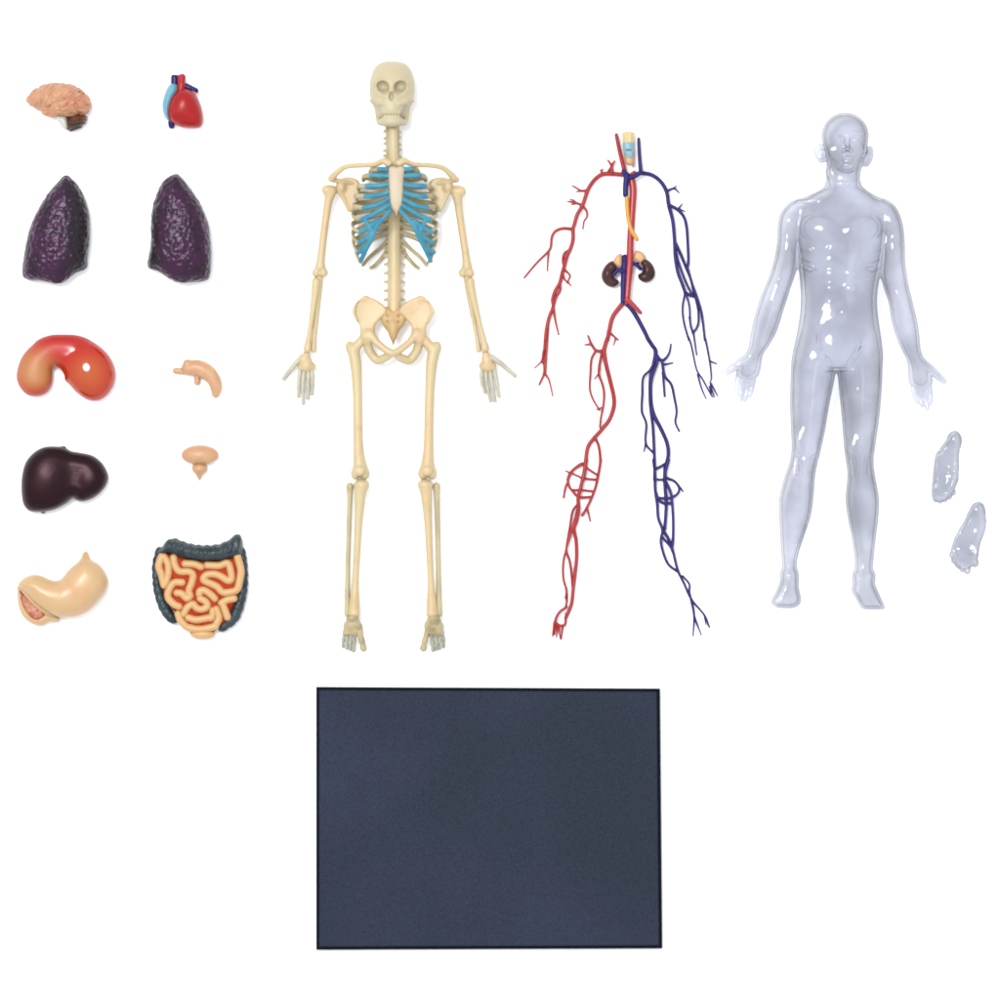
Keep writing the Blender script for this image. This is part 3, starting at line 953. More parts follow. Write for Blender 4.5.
for g in legs:
    sh = Shape(.55, 3.5).chain(g['fem'], smooth=3)
    hx, hy = g['head']; nx, ny = g['neck']; tx, ty = g['tro']
    sh.chain([(nx, ny + 4, 26, 5.0), (hx, hy, 27, 4.6)], k=3).ell((hx, hy, 27), (5.4, 5.4, 5.4), k=2)
    sh.ell((tx, ty, 25), (4.0, 5.4, 5), k=3)
    for x, y in g['con']:
        sh.ell((x, y, 22), (5.2, 6.4, 8.5), k=2.5)
    put('thigh_bone', sh.blur(1), m_bone, sk)
    px, py = g['pat']
    put('kneecap', Shape(.5, 1).ell((px, py, 31.5), (5.4, 5.0, 3.2)), m_bone, sk)
    sh = Shape(.55, 3).chain(g['tib'], smooth=3)
    x, y, r = g['pla']
    sh.ell((x, y, 21.5), (r, 3.6, 7), k=3)
    sh.ell((g['tib'][-1][0], 614.6, 17), (5.6, 2.8, 5.5), k=2)
    put('shin_bone', sh.blur(1), m_bone, sk)
    put('calf_bone', Shape(.5, 2).chain(g['fib'], smooth=3), m_fib, sk)
    fx, s = g['fx'], g['s']
    sh = Shape(.5, 2).ell((fx, 618.6, 17), (6.6, 4.8, 7), k=2).ell((fx, 626, 15), (8.2, 7, 8), k=4)
    sh.poly([(fx - 7.6, 623), (fx + 7.6, 623), (fx + 9.6, 631), (fx + 9.8, 635), (fx + 4, 637), (fx - 4, 637), (fx - 9.8, 635), (fx - 9.6, 631)], 6, 6, 14, k=4)
    sh.displace(lambda x, y, q: .7 * vnoise(x / 3.4, y / 3.4, q / 3.4))
    foot = put('foot', sh.blur(1), m_foot, sk)
    m = -s
    toes = [[(fx + m * 6.5, 632, 17, 3.0), (fx + m * 9, 641, 16, 3.0), (fx + m * 10.6, 648.4, 14, 3.3)],
            [(fx + m * 2.4, 633, 17, 1.9), (fx + m * 1.4, 643, 15, 1.9), (fx + m * .8, 650.4, 12, 1.9)],
            [(fx - m * 1.6, 633, 17, 1.8), (fx - m * 2.6, 643, 15, 1.8), (fx - m * 2.6, 649.4, 12, 1.7)],
            [(fx - m * 5, 633, 16, 1.8), (fx - m * 5.8, 642, 14, 1.7), (fx - m * 5.8, 648.6, 11, 1.6)],
            [(fx - m * 8.2, 632, 15, 2.0), (fx - m * 9.6, 640, 13, 1.8), (fx - m * 9.8, 647, 10, 1.6)]]
    for i, t in enumerate(toes):
        P = catmull(t, 6)
        P[:, 3] += .25 * np.cos(np.linspace(0, 1, len(P)) * 2 * math.pi * 2)
        put('toe', Shape(.45, 1).chain(P), m_foot if i == 0 else m_toe, foot)

# ------------------------------------------------------------------ blood vessels
Ctx.zref = 8
m_art = plastic('artery_red', (190, 34, 34), .4, .3, (174, 28, 30), 70)
m_aor = plastic('aorta_red', (196, 36, 34), .36, .5)
m_vei = plastic('vein_blue', (52, 40, 124), .45, .2, (42, 32, 106), 70)
m_cav = plastic('vena_cava_blue', (34, 24, 112), .45, .2)
ves = thing('blood_vessel_tree', 'branching red arteries and blue veins with kidneys and a small larynx', 'blood vessels', (625, 390))
ZA, ZD, ZE, ZB, ZC = Z(510, 120, 4.545), Z(520, 300, 4.762), Z(530, 460, 5), Z(590, 120, 12.5), Z(590, 190, 8.333)
_wob = [0]


def net(name, mat, paths, zlev=6.0):
    t = Tubes(10)
    for zz, r0, r1, pts in paths:
        P = zz(pts)
        n = len(P)
        _wob[0] += 1
        q = [(p[0], p[1], zlev + 1.3 * math.sin(p[1] * .05 + _wob[0] * 1.7), 1.07 * (r0 + (r1 - r0) * i / max(1, n - 1))) for i, p in enumerate(P)]
        t.add(q, 5)
    return t.put(name, mat, ves)


net('neck_artery', m_art, [(ZA, 1.9, 2.3, [(483, 68), (495, 130), (510, 190), (522, 238)])], 9)
net('arm_artery', m_art, [
    (ZA, 2.2, 1.9, [(522, 248), (462, 244), (420, 246), (385, 270), (357, 310), (342, 350), (328, 390), (305, 430), (293, 470), (285, 495)]),
    (ZA, 1.7, 1.0, [(462, 244), (460, 208), (445, 182)]), (ZA, 1.4, 1.0, [(460, 208), (476, 186)]), (ZA, 1.4, .9, [(440, 245), (458, 215), (468, 205)]),
    (ZA, 1.3, .7, [(420, 245), (414, 230), (424, 221)]), (ZA, 1.0, .6, [(416, 232), (408, 226)]),
    (ZA, 1.4, .9, [(357, 316), (325, 321), (302, 308), (283, 298)]), (ZA, 1, .7, [(325, 321), (302, 326)]),
    (ZA, 1.5, .9, [(328, 388), (300, 376), (262, 370)]), (ZA, 1.1, .7, [(303, 377), (288, 364), (272, 360)]), (ZA, 1, .6, [(300, 378), (278, 384)]),
    (ZA, 1.4, .9, [(330, 390), (346, 410), (350, 438), (336, 462), (331, 495)]),
    (ZA, 1.7, 1.1, [(285, 495), (240, 492), (206, 505), (190, 532), (186, 570), (175, 595), (120, 650), (65, 716)]), (ZA, 1.2, .9, [(176, 595), (172, 640), (169, 686)]),
    (ZA, 2.0, 1.9, [(285, 495), (286, 540), (276, 580), (258, 620), (246, 665), (236, 700), (226, 740), (206, 775), (194, 815), (196, 850), (178, 895), (166, 950), (160, 1000)]),
    (ZA, 1.3, 1.3, [(272, 588), (246, 606), (240, 640), (246, 672)]), (ZA, 1.3, .8, [(246, 678), (272, 706), (264, 734), (278, 754)]), (ZA, 1.2, .9, [(240, 690), (244, 716), (262, 742)]),
    (ZA, 1.4, 1.4, [(226, 742), (228, 772), (210, 805), (197, 848)]), (ZA, 1.5, .9, [(197, 850), (206, 912), (221, 976)]),
    (ZD, 1.9, 1.2, [(121, 182), (119, 205), (117, 230), (116, 300), (114, 350), (92, 402)]), (ZD, 1.3, 1.3, [(136, 90), (130, 180), (124, 270), (120, 345)]),
    (ZD, 1.2, .8, [(112, 240), (102, 290), (70, 324)]), (ZD, 1, .7, [(102, 290), (112, 306)]), (ZD, 1.3, .8, [(118, 350), (138, 382), (156, 458)])], 6)
net('aorta', m_aor, [(ZA, 2.2, 3.4, [(565, 240), (548, 258), (552, 285)]), (ZA, 3.7, 3.2, [(553, 275), (559, 330), (553, 430), (546, 560), (544, 640), (538, 720), (532, 800), (528, 822)]),
                     (ZA, 2.6, 1.9, [(530, 815), (560, 842), (592, 876)])], 12)
net('leg_artery', m_art, [
    (ZA, 2.4, 2.1, [(530, 812), (498, 850), (466, 895), (452, 950), (442, 1000)]),
    (ZD, 2.2, 1.9, [(414, 186), (406, 212), (400, 245), (410, 310), (430, 390), (446, 460), (446, 510), (425, 570), (386, 620), (350, 660), (323, 700), (313, 760), (310, 800), (300, 857)]),
    (ZD, 1.4, .9, [(424, 152), (450, 175), (468, 190)]), (ZD, 1.1, .7, [(456, 180), (446, 214)]), (ZD, 1.9, 1.2, [(398, 242), (362, 240), (338, 206), (324, 170)]), (ZD, 1.4, .9, [(340, 210), (308, 213)]),
    (ZD, 1.4, 1.0, [(360, 242), (340, 282), (335, 350), (332, 420), (346, 470), (378, 524)]), (ZD, 1.5, 1.1, [(392, 240), (378, 310), (376, 355), (392, 402), (400, 450), (395, 510), (385, 560), (380, 606)]),
    (ZD, 1.3, .8, [(378, 312), (376, 345), (355, 377)]), (ZD, 1, .7, [(395, 510), (364, 522)]), (ZD, 1.5, 1.5, [(358, 656), (376, 702), (382, 770), (372, 835), (366, 857)]),
    (ZD, 1.4, 1.4, [(312, 780), (290, 780), (255, 806), (235, 830), (226, 857)]),
    (ZE, 1.9, 1.8, [(282, 0), (266, 80), (250, 150), (240, 195), (242, 240), (234, 300), (220, 345), (230, 400), (233, 480), (226, 560), (216, 640), (208, 715), (190, 765), (178, 790)]),
    (ZE, 1.5, 1.4, [(354, 0), (342, 70), (332, 120), (312, 180), (286, 235), (262, 276)]), (ZE, 1.3, 1.0, [(286, 240), (301, 306)]),
    (ZE, 1.3, 1.4, [(266, 18), (216, 50), (190, 100), (196, 132), (216, 160), (246, 186), (310, 184)]), (ZE, 1.3, 1.2, [(270, 30), (310, 58), (338, 76)]), (ZE, .9, 1.3, [(178, 54), (240, 80), (266, 92), (328, 98)]),
    (ZE, 1.2, 1.2, [(212, 150), (250, 150), (316, 156)]), (ZE, 1.4, 1.2, [(190, 108), (176, 140), (168, 188)]), (ZE, 1.3, 1.2, [(236, 222), (212, 258), (200, 330), (186, 408), (180, 450), (166, 510), (166, 590), (181, 650), (178, 692)]),
    (ZE, 1.3, 1.3, [(240, 236), (224, 300), (192, 405), (181, 452), (196, 500), (206, 560), (212, 635)]), (ZE, 1.3, 1.1, [(180, 640), (184, 690), (178, 738)]),
    (ZE, 1.5, 1.4, [(182, 735), (146, 762), (126, 806), (146, 826), (174, 824), (180, 770)]), (ZE, 1.4, .8, [(122, 812), (112, 882)]), (ZE, 1.2, .8, [(132, 820), (122, 872)]), (ZE, 1.2, .7, [(145, 825), (151, 896)]),
    (ZE, 1.2, .7, [(165, 825), (156, 896)]), (ZE, 1.1, .6, [(140, 826), (132, 888)])], 6)
net('neck_vein', m_vei, [(ZA, 1.6, 2.1, [(585, 86), (588, 160), (594, 238)])], 8)
net('vena_cava', m_cav, [(ZA, 2.4, 2.4, [(516, 236), (530, 262), (562, 258), (594, 240)]), (ZA, 2.9, 2.8, [(530, 252), (525, 300), (524, 342)])], 17)
net('vena_cava', m_cav, [(ZA, 3.2, 2.8, [(521, 626), (518, 700), (515, 780), (514, 824)]), (ZA, 2.2, 1.8, [(518, 690), (490, 684), (468, 704)]), (ZA, 2.0, 1.9, [(520, 640), (548, 652), (572, 656), (592, 676)]),
                         (ZA, 1.4, 1.1, [(576, 656), (594, 640)])], 11)
net('arm_vein', m_vei, [
    (ZA, 2.2, 1.6, [(590, 240), (640, 248), (682, 277), (711, 325), (722, 390), (740, 460), (748, 550), (751, 620), (762, 690), (782, 745), (796, 785)]),
    (ZA, 1.4, .8, [(712, 324), (745, 310), (768, 330)]), (ZA, 1.1, .7, [(738, 312), (756, 300)]), (ZA, 1.8, 1.4, [(722, 386), (760, 406), (790, 440), (803, 490), (808, 560), (811, 640), (806, 672)]),
    (ZA, 1.2, .7, [(764, 404), (784, 380)]), (ZA, 1.1, .6, [(766, 404), (796, 414)]), (ZA, 1.7, 1.3, [(748, 552), (772, 602), (800, 670), (822, 725), (840, 800)]), (ZA, 1.2, 1.2, [(750, 575), (764, 640), (798, 735), (832, 802)]),
    (ZA, 1.3, 1.3, [(806, 668), (826, 740), (852, 812), (872, 885), (886, 1000)]), (ZA, 1.7, 1.7, [(795, 785), (818, 795), (842, 803)]), (ZA, 1.2, 1.1, [(796, 785), (784, 850), (790, 920), (812, 1000)]),
    (ZA, 1.1, 1.1, [(800, 788), (815, 850), (819, 920), (830, 968)]), (ZA, 1.3, 1.2, [(842, 802), (856, 870), (854, 930), (832, 970)]),
    (ZD, 1.1, .8, [(802, 178), (816, 220), (840, 330), (866, 372), (892, 420), (916, 462)]), (ZD, 1.2, .8, [(824, 150), (832, 200), (842, 262)]), (ZD, 1.1, 1.1, [(806, 80), (814, 130), (826, 155)]),
    (ZD, 1.3, .7, [(881, 182), (890, 220), (904, 298), (911, 370), (906, 400), (926, 462)]), (ZD, 1.1, .8, [(902, 290), (936, 303)]), (ZD, 1.1, .7, [(846, 355), (864, 420), (886, 470)]), (ZD, 1, .6, [(910, 398), (942, 458)]),
    (ZD, 1.3, .6, [(905, 412), (912, 452)])], 6)
net('leg_vein', m_vei, [
    (ZA, 2.5, 2.1, [(524, 826), (560, 870), (600, 940), (632, 1005)]), (ZD, 2.2, 1.9, [(607, 182), (628, 214), (646, 246), (636, 310), (622, 380), (622, 480), (636, 545), (670, 612), (700, 682), (706, 740), (692, 800), (690, 857)]),
    (ZD, 1.5, 1.6, [(646, 250), (654, 290), (628, 372), (618, 450), (622, 520), (632, 600), (638, 700), (641, 800), (640, 857)]), (ZD, 1.4, 1.2, [(638, 300), (618, 335), (586, 370), (582, 450), (580, 530), (601, 590), (598, 680), (634, 728)]),
    (ZD, 1.2, .8, [(598, 684), (590, 722)]), (ZD, 1.9, 1.0, [(644, 256), (676, 288), (708, 258), (719, 210)]), (ZD, 1.3, .9, [(684, 308), (728, 299)]),
    (ZD, 1.6, 1.1, [(676, 286), (688, 360), (720, 402), (736, 470), (746, 530), (740, 582), (758, 624)]), (ZD, 1.3, 1.2, [(680, 345), (689, 458)]), (ZD, 1.5, 1.4, [(692, 780), (645, 806)]), (ZD, 1.4, 1.4, [(690, 845), (720, 856)]),
    (ZE, 1.9, 1.6, [(692, 0), (674, 70), (676, 150), (681, 220), (674, 345)]), (ZE, 1.6, 1.4, [(617, 0), (624, 60), (626, 150), (636, 220), (641, 290), (662, 350), (654, 400), (662, 450), (690, 520), (738, 558)]),
    (ZE, 1.2, 1.2, [(625, 98), (676, 98)]), (ZE, 1.4, 1.4, [(680, 88), (722, 106), (746, 140), (736, 170), (700, 190), (640, 190)]), (ZE, 1.2, .8, [(746, 132), (766, 157)]), (ZE, 1.5, 1.5, [(628, 160), (642, 196), (668, 216), (710, 216)]),
    (ZE, 1.5, 1.5, [(680, 110), (702, 160), (711, 220), (716, 310), (715, 400), (710, 440)]), (ZE, 1.7, 1.0, [(664, 350), (690, 390), (711, 440), (738, 548), (771, 620), (806, 696), (871, 775), (896, 836)]),
    (ZE, 1.4, 1.4, [(660, 385), (700, 430), (714, 460)]), (ZE, 1.1, 1.1, [(764, 580), (796, 620), (797, 660), (806, 694)]), (ZE, 1.6, .8, [(806, 696), (820, 780), (815, 880)]), (ZE, 1.2, .7, [(820, 780), (856, 876)]), (ZE, 1.0, .6, [(872, 778), (880, 824)])], 6)

m_oes = plastic('oesophagus_yellow', (240, 166, 42), .38, .5)
net('oesophagus', m_oes, [(ZC, 2.3, 1.9, [(304, 62), (308, 150), (318, 250), (342, 335), (390, 414)])], 18)

m_kid = Mat('kidney_brown', C(80, 34, 32), .33, .3)
m_kid.over(C(58, 26, 28), m_kid.ramp(m_kid.noise(110, 2), .45, .62))
m_adr = plastic('adrenal_tan', (236, 184, 132), .45, .4)
for kp, ap, c in (([(186, 590), (130, 625), (96, 690), (100, 750), (140, 798), (195, 812), (238, 782), (236, 752), (205, 735), (204, 690), (226, 640)], [(190, 600), (222, 545), (256, 528), (268, 560), (262, 640), (225, 640)], (146, 700)),
                  ([(446, 572), (505, 600), (540, 665), (538, 725), (500, 765), (450, 772), (405, 742), (402, 704), (432, 685), (436, 645), (420, 600)], [(362, 572), (376, 514), (410, 505), (450, 530), (462, 575), (425, 610), (395, 600)], (478, 672))):
    sh = Shape(.4, 2).poly(ZC(kp), 6.5, 6, 9)
    a, b = ZC([c])[0]
    sh.ell((a, b, 12), (3.4, 5.6, 4.6), (0, 0, 0), k=3)
    kd = put('kidney', sh.blur(1), m_kid, ves)
    put('adrenal_gland', Shape(.4, 1.5).poly(ZC(ap), 4.5, 3.6, 10), m_adr, kd)
    Tubes(8).add([(a + (3.6 if c[0] < 300 else -4.4), b + 7.4, 11, 1.2), (a + (4.6 if c[0] < 300 else -5.2), b + 4.6, 12, 1.3)], 4).put('ureter', m_adr, kd)

lar = thing('larynx', 'small larynx', 'larynx', (628, 150))
for kx in ('label', 'category'):
    del lar[kx]
lar.parent = ves
lar.location = OFF['larynx'] - OFF[ves.name]
m_ly = plastic('larynx_cream', (240, 218, 158), .45, .4)
m_lb = plastic('larynx_blue', (144, 190, 206), .42, .4, (168, 206, 216), 120)
m_lt = plastic('larynx_tan', (236, 180, 128), .45, .4)
sh = Shape(.4, 1.5).loft([(131.6, 623.4, 633.2, 9, 4), (133, 622.2, 634.2, 9, 5), (138, 622.6, 634, 9, 5.6), (144, 622.8, 634, 9, 5.6)], p=2.6, ek=1.2)
sh.displace(lambda x, y, q: .35 * np.cos(x * 1.6)).blur(1)
put('cartilage_cap', sh, m_ly, lar)
sh = Shape(.4, 1.5).loft([(142.4, 622.6, 634.2, 9.2, 6.0), (148, 622.8, 634.2, 9.2, 6.4), (153, 624, 634, 9.2, 6), (158.6, 626, 633.6, 9.2, 5)], p=2.4, ek=1.2)
sh.ell((628.4, 150.6, 14.6), (4.4, .7, 2), op='-', k=.8)
put('blue_cartilage', sh.blur(1), m_lb, lar)
sh = Shape(.4, 1.5).loft([(150, 623.0, 635, 7.6, 4.6), (157, 624.2, 634.6, 8, 5.4), (162, 625.2, 634.2, 8.4, 5), (164.6, 626.2, 634, 8.4, 4.4)], p=2.4, ek=1.2)
sh.ell((629.2, 166.5, 9), (2.0, 2.0, 5), op='-', k=.8)
sh.chain([(633, 163, 8, 1.3), (632.8, 166.6, 8, 1.1)], k=1)
put('windpipe', sh, m_lt, lar)

# ------------------------------------------------------------------ clear plastic figure and foot pieces
def clear_mat(name, tint, bump=.0006, gloss=1.0, slant=.38):
    """thin wall of clear plastic: tinted transmission plus a Schlick reflection off its outer side"""
    m = bpy.data.materials.new(name)
    m.use_nodes = True
    nt = m.node_tree
    nt.nodes.clear()
    N = nt.nodes.new
    L = nt.links.new

    def math_(op, a, b):
        q = N('ShaderNodeMath'); q.operation = op
        for k, v in enumerate((a, b)):
            if isinstance(v, (int, float)):
                q.inputs[k].default_value = v
            else:
                L(v, q.inputs[k])
        return q.outputs[0]
    out, mix, tr, gl = N('ShaderNodeOutputMaterial'), N('ShaderNodeMixShader'), N('ShaderNodeBsdfTransparent'), N('ShaderNodeBsdfGlossy')
    tc, nz, n2, bp, lw, ge = N('ShaderNodeTexCoord'), N('ShaderNodeTexNoise'), N('ShaderNodeTexNoise'), N('ShaderNodeBump'), N('ShaderNodeLayerWeight'), N('ShaderNodeNewGeometry')
    mr = N('ShaderNodeMix'); mr.data_type = 'RGBA'
    rp = N('ShaderNodeMapRange'); rp.interpolation_type = 'SMOOTHSTEP'
    gl.inputs['Roughness'].default_value = .11
    gl.inputs['Color'].default_value = (1, 1, 1, 1)
    nz.inputs['Scale'].default_value = 75
    nz.inputs['Detail'].default_value = 2
    bp.inputs['Distance'].default_value = bump
    bp.inputs['Strength'].default_value = .8
    n2.inputs['Scale'].default_value = 24
    n2.inputs['Detail'].default_value = 3
    rp.inputs['From Min'].default_value = .38
    rp.inputs['From Max'].default_value = .66
    mr.inputs[6].default_value = (*tint, 1)
    mr.inputs[7].default_value = (*[c * .93 for c in tint], 1)  # darker blotches in the tint imitate refraction and inner reflections
    lw.inputs['Blend'].default_value = .5
    L(tc.outputs['Object'], nz.inputs['Vector']); L(tc.outputs['Object'], n2.inputs['Vector'])
    L(nz.outputs['Fac'], bp.inputs['Height'])
    L(bp.outputs[0], gl.inputs['Normal'])
    m3 = N('ShaderNodeMix'); m3.data_type = 'RGBA'; m3.blend_type = 'MULTIPLY'
    m3.inputs[0].default_value = 1
    cr = N('ShaderNodeMapRange')
    cr.inputs['From Min'].default_value = 0; cr.inputs['From Max'].default_value = 1
    cr.inputs['To Min'].default_value = 1; cr.inputs['To Max'].default_value = slant
    L(math_('POWER', lw.outputs['Facing'], 2.0), cr.inputs['Value'])
    L(n2.outputs['Fac'], rp.inputs['Value']); L(rp.outputs[0], mr.inputs[0])
    L(mr.outputs[2], m3.inputs[6]); L(cr.outputs[0], m3.inputs[7]); L(m3.outputs[2], tr.inputs[0])
    f = math_('MULTIPLY_ADD', math_('POWER', lw.outputs['Facing'], 4.0), .30)
    f.node.inputs[2].default_value = .042
    f = math_('MULTIPLY', math_('MULTIPLY', f, gloss), math_('SUBTRACT', 1.0, ge.outputs['Backfacing']))
    L(f, mix.inputs[0]); L(tr.outputs[0], mix.inputs[1]); L(gl.outputs[0], mix.inputs[2])
    L(mix.outputs[0], out.inputs[0])
    return m


m_inner = clear_mat('clear_plastic_inside', (.982, .983, .99), .0008, .08, .62)
m_clear = clear_mat('clear_plastic', (.778, .784, .822), .0009)
Ctx.zref = 28
sh = Shape(.8, 5)
# trunk
sh.loft([(184, 827, 860, 27, 15), (190, 820, 866, 28, 17), (197, 806, 877, 29, 19), (205, 796, 887, 30, 21), (218, 794, 888, 31, 24), (235, 794, 886, 32, 26), (255, 797, 883.5, 32, 26), (272, 799.5, 880, 31, 24), (290, 801, 877, 30, 22), (305, 801, 876.4, 30, 21), (320, 799.5, 877.8, 30, 22), (340, 796, 880.5, 30, 24), (358, 794, 881, 30, 24), (370, 797, 877, 30, 21)], p=2.12)
# legs
sh.loft([(326, 803, 833, 29, 15), (340, 798, 836, 29, 20), (354, 793.6, 836.6, 29, 23), (368, 791, 835.4, 29, 23), (382, 790.4, 833.6, 29, 22), (405, 790, 829, 29, 21), (429, 791, 825, 28, 19), (450, 791.5, 820.6, 28, 17), (463, 789.5, 817.4, 27, 16.5), (476, 785, 815, 26, 16), (498, 779.6, 813.4, 24, 17), (516, 779.4, 810.8, 23, 16), (537, 780.5, 804, 23, 13), (552, 781.4, 799, 23, 11), (566, 782.4, 796.6, 23, 10.5), (578, 781, 797, 24, 11)], k=4)
sh.loft([(326, 843, 875, 29, 15), (340, 839.6, 878.6, 29, 20), (354, 837.4, 881.2, 29, 23), (368, 837.4, 882, 29, 23), (382, 838.6, 881.8, 29, 22), (408, 841, 880, 29, 21), (433, 843, 877, 28, 19), (450, 844.4, 874.4, 28, 17), (463, 846.4, 873.4, 27, 16.5), (476, 847.6, 875, 26, 16), (499, 846, 879, 24, 17), (517, 848, 878.4, 23, 16), (537, 852, 876, 23, 13), (557, 855, 874, 23, 11), (568, 855, 873, 23, 10.5), (580, 853.4, 874.4, 24, 11)], k=4)
# feet, toes pointing down the picture
sh.poly([(783, 570), (780, 582), (776, 592), (771.6, 600), (772.4, 604.6), (777, 607.4), (785, 608), (793, 608), (799, 605), (801, 599), (799, 588), (797, 570)], 13, 8, 25, k=4)
sh.poly([(855, 572), (853, 584), (852, 591), (856, 598), (859, 604), (862.5, 608.6), (872, 609.6), (883, 609), (884.4, 606), (879.6, 595), (875, 584), (873.4, 572)], 13, 8, 25, k=4)
# arms
sh.loft([(199, 792, 808, 28, 6), (206, 786.5, 807, 29, 12), (215, 781, 803, 29, 14), (228, 778, 800, 29, 14.5), (245, 777, 798, 29, 14), (262, 773.4, 797, 28, 13.5), (275, 769.6, 794.6, 27, 13), (288, 764.4, 790.4, 26, 12.5), (300, 759.6, 786.6, 25, 12.5), (310, 756.6, 783.4, 24, 12), (322, 753.4, 779.8, 23, 11), (334, 751, 775.4, 22, 9.6), (346, 749, 768.6, 21, 8), (354, 745.6, 763.2, 20, 7), (362, 741, 761.6, 19, 6.6), (371, 737.4, 760, 18, 6.2), (380, 735.8, 757, 17, 4.8)], k=4)
sh.loft([(199, 874, 889, 28, 6), (206, 876, 894.4, 29, 12), (215, 880, 898.6, 29, 14), (228, 883, 903, 29, 14.5), (242, 884, 904.4, 29, 14), (260, 882.4, 904.8, 28, 13.5), (276, 881.8, 907, 27, 13), (290, 885, 909.4, 26, 12.5), (303, 889.2, 912.6, 25, 12.5), (315, 891, 916, 24, 12), (328, 894, 918.6, 23, 11), (340, 898, 920, 22, 9.6), (350, 902.4, 921.2, 21, 8), (359, 907, 924.4, 20, 7), (368, 909, 930, 19, 6.6), (379, 909.6, 932.8, 18, 6.2), (389, 911.4, 932.4, 17, 4.8)], k=4)
fing = [[(738.4, 379, 17, 3.1), (737.2, 388, 17.6, 2.8), (737.6, 396, 19, 2.3)], [(743.6, 380, 17, 3.1), (741.8, 391, 17, 2.9), (740.4, 400.6, 18.6, 2.3)], [(749, 380, 16.6, 3.0), (747.4, 391, 16.4, 2.8), (745.4, 399.4, 18, 2.2)], [(754, 378, 16.4, 2.7), (752.4, 388, 16, 2.4), (750.6, 395.4, 17.6, 2.0)],
        [(748, 360, 21, 5.4), (738, 364.6, 22, 4.2), (730, 370, 21.4, 3.4), (725.6, 373.4, 21, 2.6)],
        [(914, 388, 17, 2.8), (915.4, 396, 16.6, 2.5), (918.4, 402.4, 17.6, 2.0)], [(919.4, 389, 17, 3.1), (920.8, 398, 16.6, 2.8), (923.2, 405.6, 18, 2.2)], [(925, 389, 17, 3.1), (926.4, 399, 17, 2.8), (928.2, 408.2, 18.6, 2.3)], [(930, 387, 17, 2.9), (931.2, 396, 17.6, 2.6), (931, 402.6, 19, 2.2)],
        [(922, 364, 21, 5.4), (932, 370, 22, 4.2), (939.4, 376.4, 21.4, 3.4), (944.4, 381.4, 21, 2.6)]]
for f in fing:
    sh.chain([(a, b, c, r - (.25 if f[0][3] < 5 else 0)) for a, b, c, r in f], k=.6 if f[0][3] < 5 else 2.5)
sh.ell((742, 364, 23), (6, 5, 3), (0, 0, -30), k=3).ell((926, 371, 23), (6, 5, 3), (0, 0, 35), k=3)
# neck and head
sh.loft([(160, 828, 862, 27, 17), (170, 826.6, 860.6, 26, 16), (180, 826.6, 859.6, 26, 15.5), (190, 825, 861, 27, 16)], k=4)
sh.ell((845, 136.2, 31), (23.2, 23.4, 27), k=4)
sh.ell((845.2, 152, 35), (19.4, 19.5, 21), k=7)
sh.ell((846.6, 168, 48), (8.5, 5, 7), k=5)
sh.chain([(832, 134.8, 52, 2.6), (839, 134, 55.6, 2.6), (845.4, 136, 56.6, 2.2), (852, 134.6, 55.4, 2.6), (859, 135.6, 52, 2.6)], k=3)
sh.ell((837, 141, 59.5), (5.6, 3.8, 7), op='-', k=1.4).ell((853.6, 141.6, 59.5), (5.6, 3.8, 7), op='-', k=1.4)
sh.ell((837, 141.2, 54), (3.6, 2.2, 2.8), k=1).ell((853.6, 141.8, 54), (3.6, 2.2, 2.8), k=1)
sh.chain([(845.2, 139, 57, 1.9), (845.4, 147, 61, 2.4), (845.6, 150.6, 63.5, 2.9)], k=1.4)
sh.ell((842, 152, 58.4), (2.2, 2.0, 2.4), k=1.4).ell((849, 152.2, 58.4), (2.2, 2.0, 2.4), k=1.4)
sh.ell((843.6, 154, 60), (1.0, 1.1, 1.6), op='-', k=.8).ell((847.6, 154, 60), (1.0, 1.1, 1.6), op='-', k=.8)
sh.ell((846, 159.4, 56), (6.2, 1.5, 3.4), k=1).ell((846, 162.8, 55.4), (5.4, 1.8, 3.2), k=1)
sh.chain([(840.4, 161, 57, .5), (846, 160.8, 59, .6), (851.6, 161, 57, .5)], op='-', k=1)
sh.ell((830.5, 152, 48), (6, 6, 5), k=5).ell((861, 152, 48), (5.6, 6, 5), k=5)
for x, y, a in ((819.4, 153, -12), (867.6, 156.6, 14)):
    s = -1 if x < 845 else 1
    sh.ell((x, y, 31), (5.0, 10.2, 5.2), (0, 0, a), k=1.6).ell((x - s * 4, y + 1, 29), (6, 7.5, 6), k=3)
    sh.ell((x + s * .9, y - .8, 37), (1.5, 5.8, 3.0), (0, 0, a), op='-', k=1.0)
    sh.ell((x - s * .4, y + .6, 34), (1.2, 3.6, 1.8), (0, 0, a), k=.8)
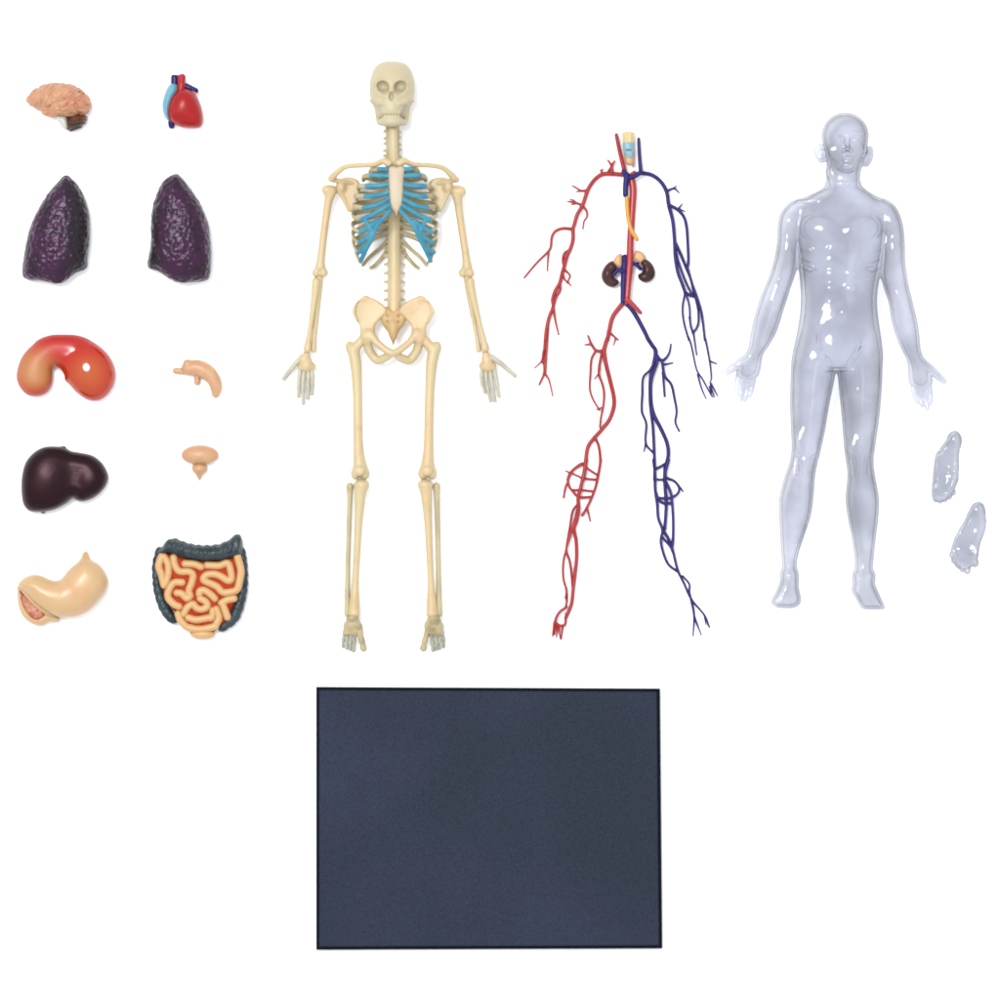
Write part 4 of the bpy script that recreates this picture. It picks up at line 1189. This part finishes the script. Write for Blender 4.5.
# muscles
for s in (-1, 1):
    X = lambda d: 839.6 + s * d
    sh.ell((X(20), 230, 52.5), (20, 13.5, 7.6), (0, s * 10, s * -12), k=5)
    sh.chain([(X(6), 204, 45, 2.4), (X(22), 201, 45, 2.2), (X(42), 203, 40, 2.2)], k=3)
    sh.chain([(X(12), 172, 36, 2.2), (X(5), 196, 44, 2.0)], k=3)
    for i, y in enumerate((250, 262, 275, 289)):
        sh.ell((X(9.8), y, 52 - i * .9), (8.4, 6.2, 5.4), k=2.6)
    for i in range(3):
        sh.chain([(X(39), 248 + i * 9, 44, 1.3), (X(31), 251 + i * 9.6, 51.0, 1.8), (X(25), 250 + i * 9.6, 52.6, .8)], k=4)
    sh.chain([(X(14), 247, 59, .6), (X(26), 268, 57, .9)], op='-', k=4)
    sh.chain([(X(38), 322, 48, 2.2), (X(22), 344, 51, 1.6), (X(8), 364, 50, 1.4)], op='-', k=5)
    sh.ell((X(50.5), 222, 33), (9.5, 15, 12), (0, 0, s * -8), k=5)
    sh.ell((X(53), 250, 33), (8.5, 17, 11), (0, 0, s * -8), k=5)
    sh.ell((839.6 + (61 if s > 0 else -66), 300, 29), (9, 17, 9), (0, 0, s * -16), k=5)
    sh.chain([(X(47), 240, 46, 1.2), (X(44), 262, 44, 1.4)], op='-', k=4)
    kx = X(33) - 2 if s < 0 else X(21)
kn = [(805.6, 461), (859.2, 461)]
for i, (x, y) in enumerate(kn):
    s = -1 if i == 0 else 1
    sh.ell((x, y, 41), (7.4, 8.6, 4.4), k=4)
    sh.ell((x + s * 1.5, y + 13, 39), (4.6, 6, 3.4), k=4)
    sh.ell((x - s * 6.5, y - 14, 41), (6, 12, 5), (0, 0, s * 10), k=5)
    sh.ell((x + s * 6.5, y - 20, 41.5), (6.4, 14, 5), (0, 0, s * -6), k=5)
    sh.chain([(x + s * 1, y + 22, 39.5, 2.0), (x - s * -1, y + 60, 35, 2.4), (x + s * 2 - 6 * (i == 0) * 1.6 + 0, y + 96, 31, 2.4)], k=4)
    sh.chain([(x - s * 8.6, y - 2, 41, 1.2), (x - s * 8, y + 12, 40, 1.2)], op='-', k=4)
    sh.chain([(x + s * 9, y - 2, 41, 1.2), (x + s * 8.6, y + 12, 40, 1.2)], op='-', k=4)
sh.ell((836, 344, 51), (18, 18, 6.4), k=7)
sh.ell((837, 362, 49), (8, 8, 6), k=6)
sh.ell((838.6, 313, 53.6), (1.5, 2.4, 3), op='-', k=2)
fig = put('human_figure', sh.displace(lambda x, y, q: np.float32(-.35)), m_clear, None, (838, 360), shell=2.6)
tag(fig, 'transparent plastic standing man figure, bald and unclothed, palms turned forward', 'figure')

# loose clear feet
m_clear2 = clear_mat('clear_plastic_foot', (.745, .752, .788), .0011, 1.0, .24)
Ctx.zref = 10


def clear_foot(pts, toes, heel, arch, label, base, rim, fold):
    sh = Shape(.45, 2.0).poly(pts, 8.5, 5.5, 10)
    sh.ell((*heel, 15.5), (7.2, 8.5, 6), k=4)
    sh.ell((*arch[0], 20.5), (arch[1], arch[2], 5.4), (0, 0, arch[3]), op='-', k=3)
    sh.chain(rim, k=1.5)
    sh.chain([(x, y, 19.2, 1.9) for x, y in fold], op='-', k=1.2, smooth=3)
    for x, y, r in toes:
        sh.ell((x, y - .6, 13), (r + .5, r * 1.2 + .8, r * 1.6), k=.6)
    o = put('foot_piece', sh.displace(lambda x, y, q: .35 * vnoise(x / 4, y / 4, q / 4)), m_clear2, None, base)
    return tag(o, label, 'foot')


clear_foot([(952, 431.6), (957, 431.6), (960.4, 438), (960.6, 446), (959, 454), (959, 469), (958, 481), (955, 489), (953.4, 493), (949, 497.6), (944, 500.6), (938.6, 501.6), (933.6, 500.4), (931.8, 495), (932.4, 476), (934.4, 460), (936, 454), (938.8, 450), (946, 440)],
           [(952.8, 492.6, 2.4), (949, 496.4, 2.5), (944.6, 499, 2.6), (940, 500.2, 2.6), (935.6, 499, 3.0)], (954, 440), ((946, 470), 7, 20, 6),
           'small clear foot piece with straight left edge, upper one right of the clear figure', (947, 468),
           [(938, 453, 17.5, 1.4), (935.6, 470, 17.5, 1.5), (934.4, 490, 16.5, 1.4)], [(954, 487), (948, 491.6), (941, 494), (934.6, 492.6)])
clear_foot([(976.4, 501.8), (981.6, 503.6), (984.2, 509), (986.2, 522), (985, 531.5), (980.4, 544), (978.4, 556), (976.6, 563), (972, 567), (966, 570), (959.5, 568), (953.4, 562), (950.6, 553), (952.6, 543.4), (957, 533), (963.8, 521), (969, 510)],
           [(951.6, 555.6, 2.4), (953.4, 561, 2.5), (957.6, 565.6, 2.6), (962, 569, 2.7), (967, 570.6, 3.0), (975, 563.4, 3.2)], (977.4, 511), ((966, 541), 7.4, 17, -30),
           'small clear foot piece with round heel and bunched toes, lower one', (968, 537),
           [(955, 551, 17, 1.7), (962, 555, 17.4, 1.8), (971, 556, 17, 1.7)], [(953.4, 550), (957.4, 557.6), (963.6, 563), (970.4, 563.6), (976, 558)])
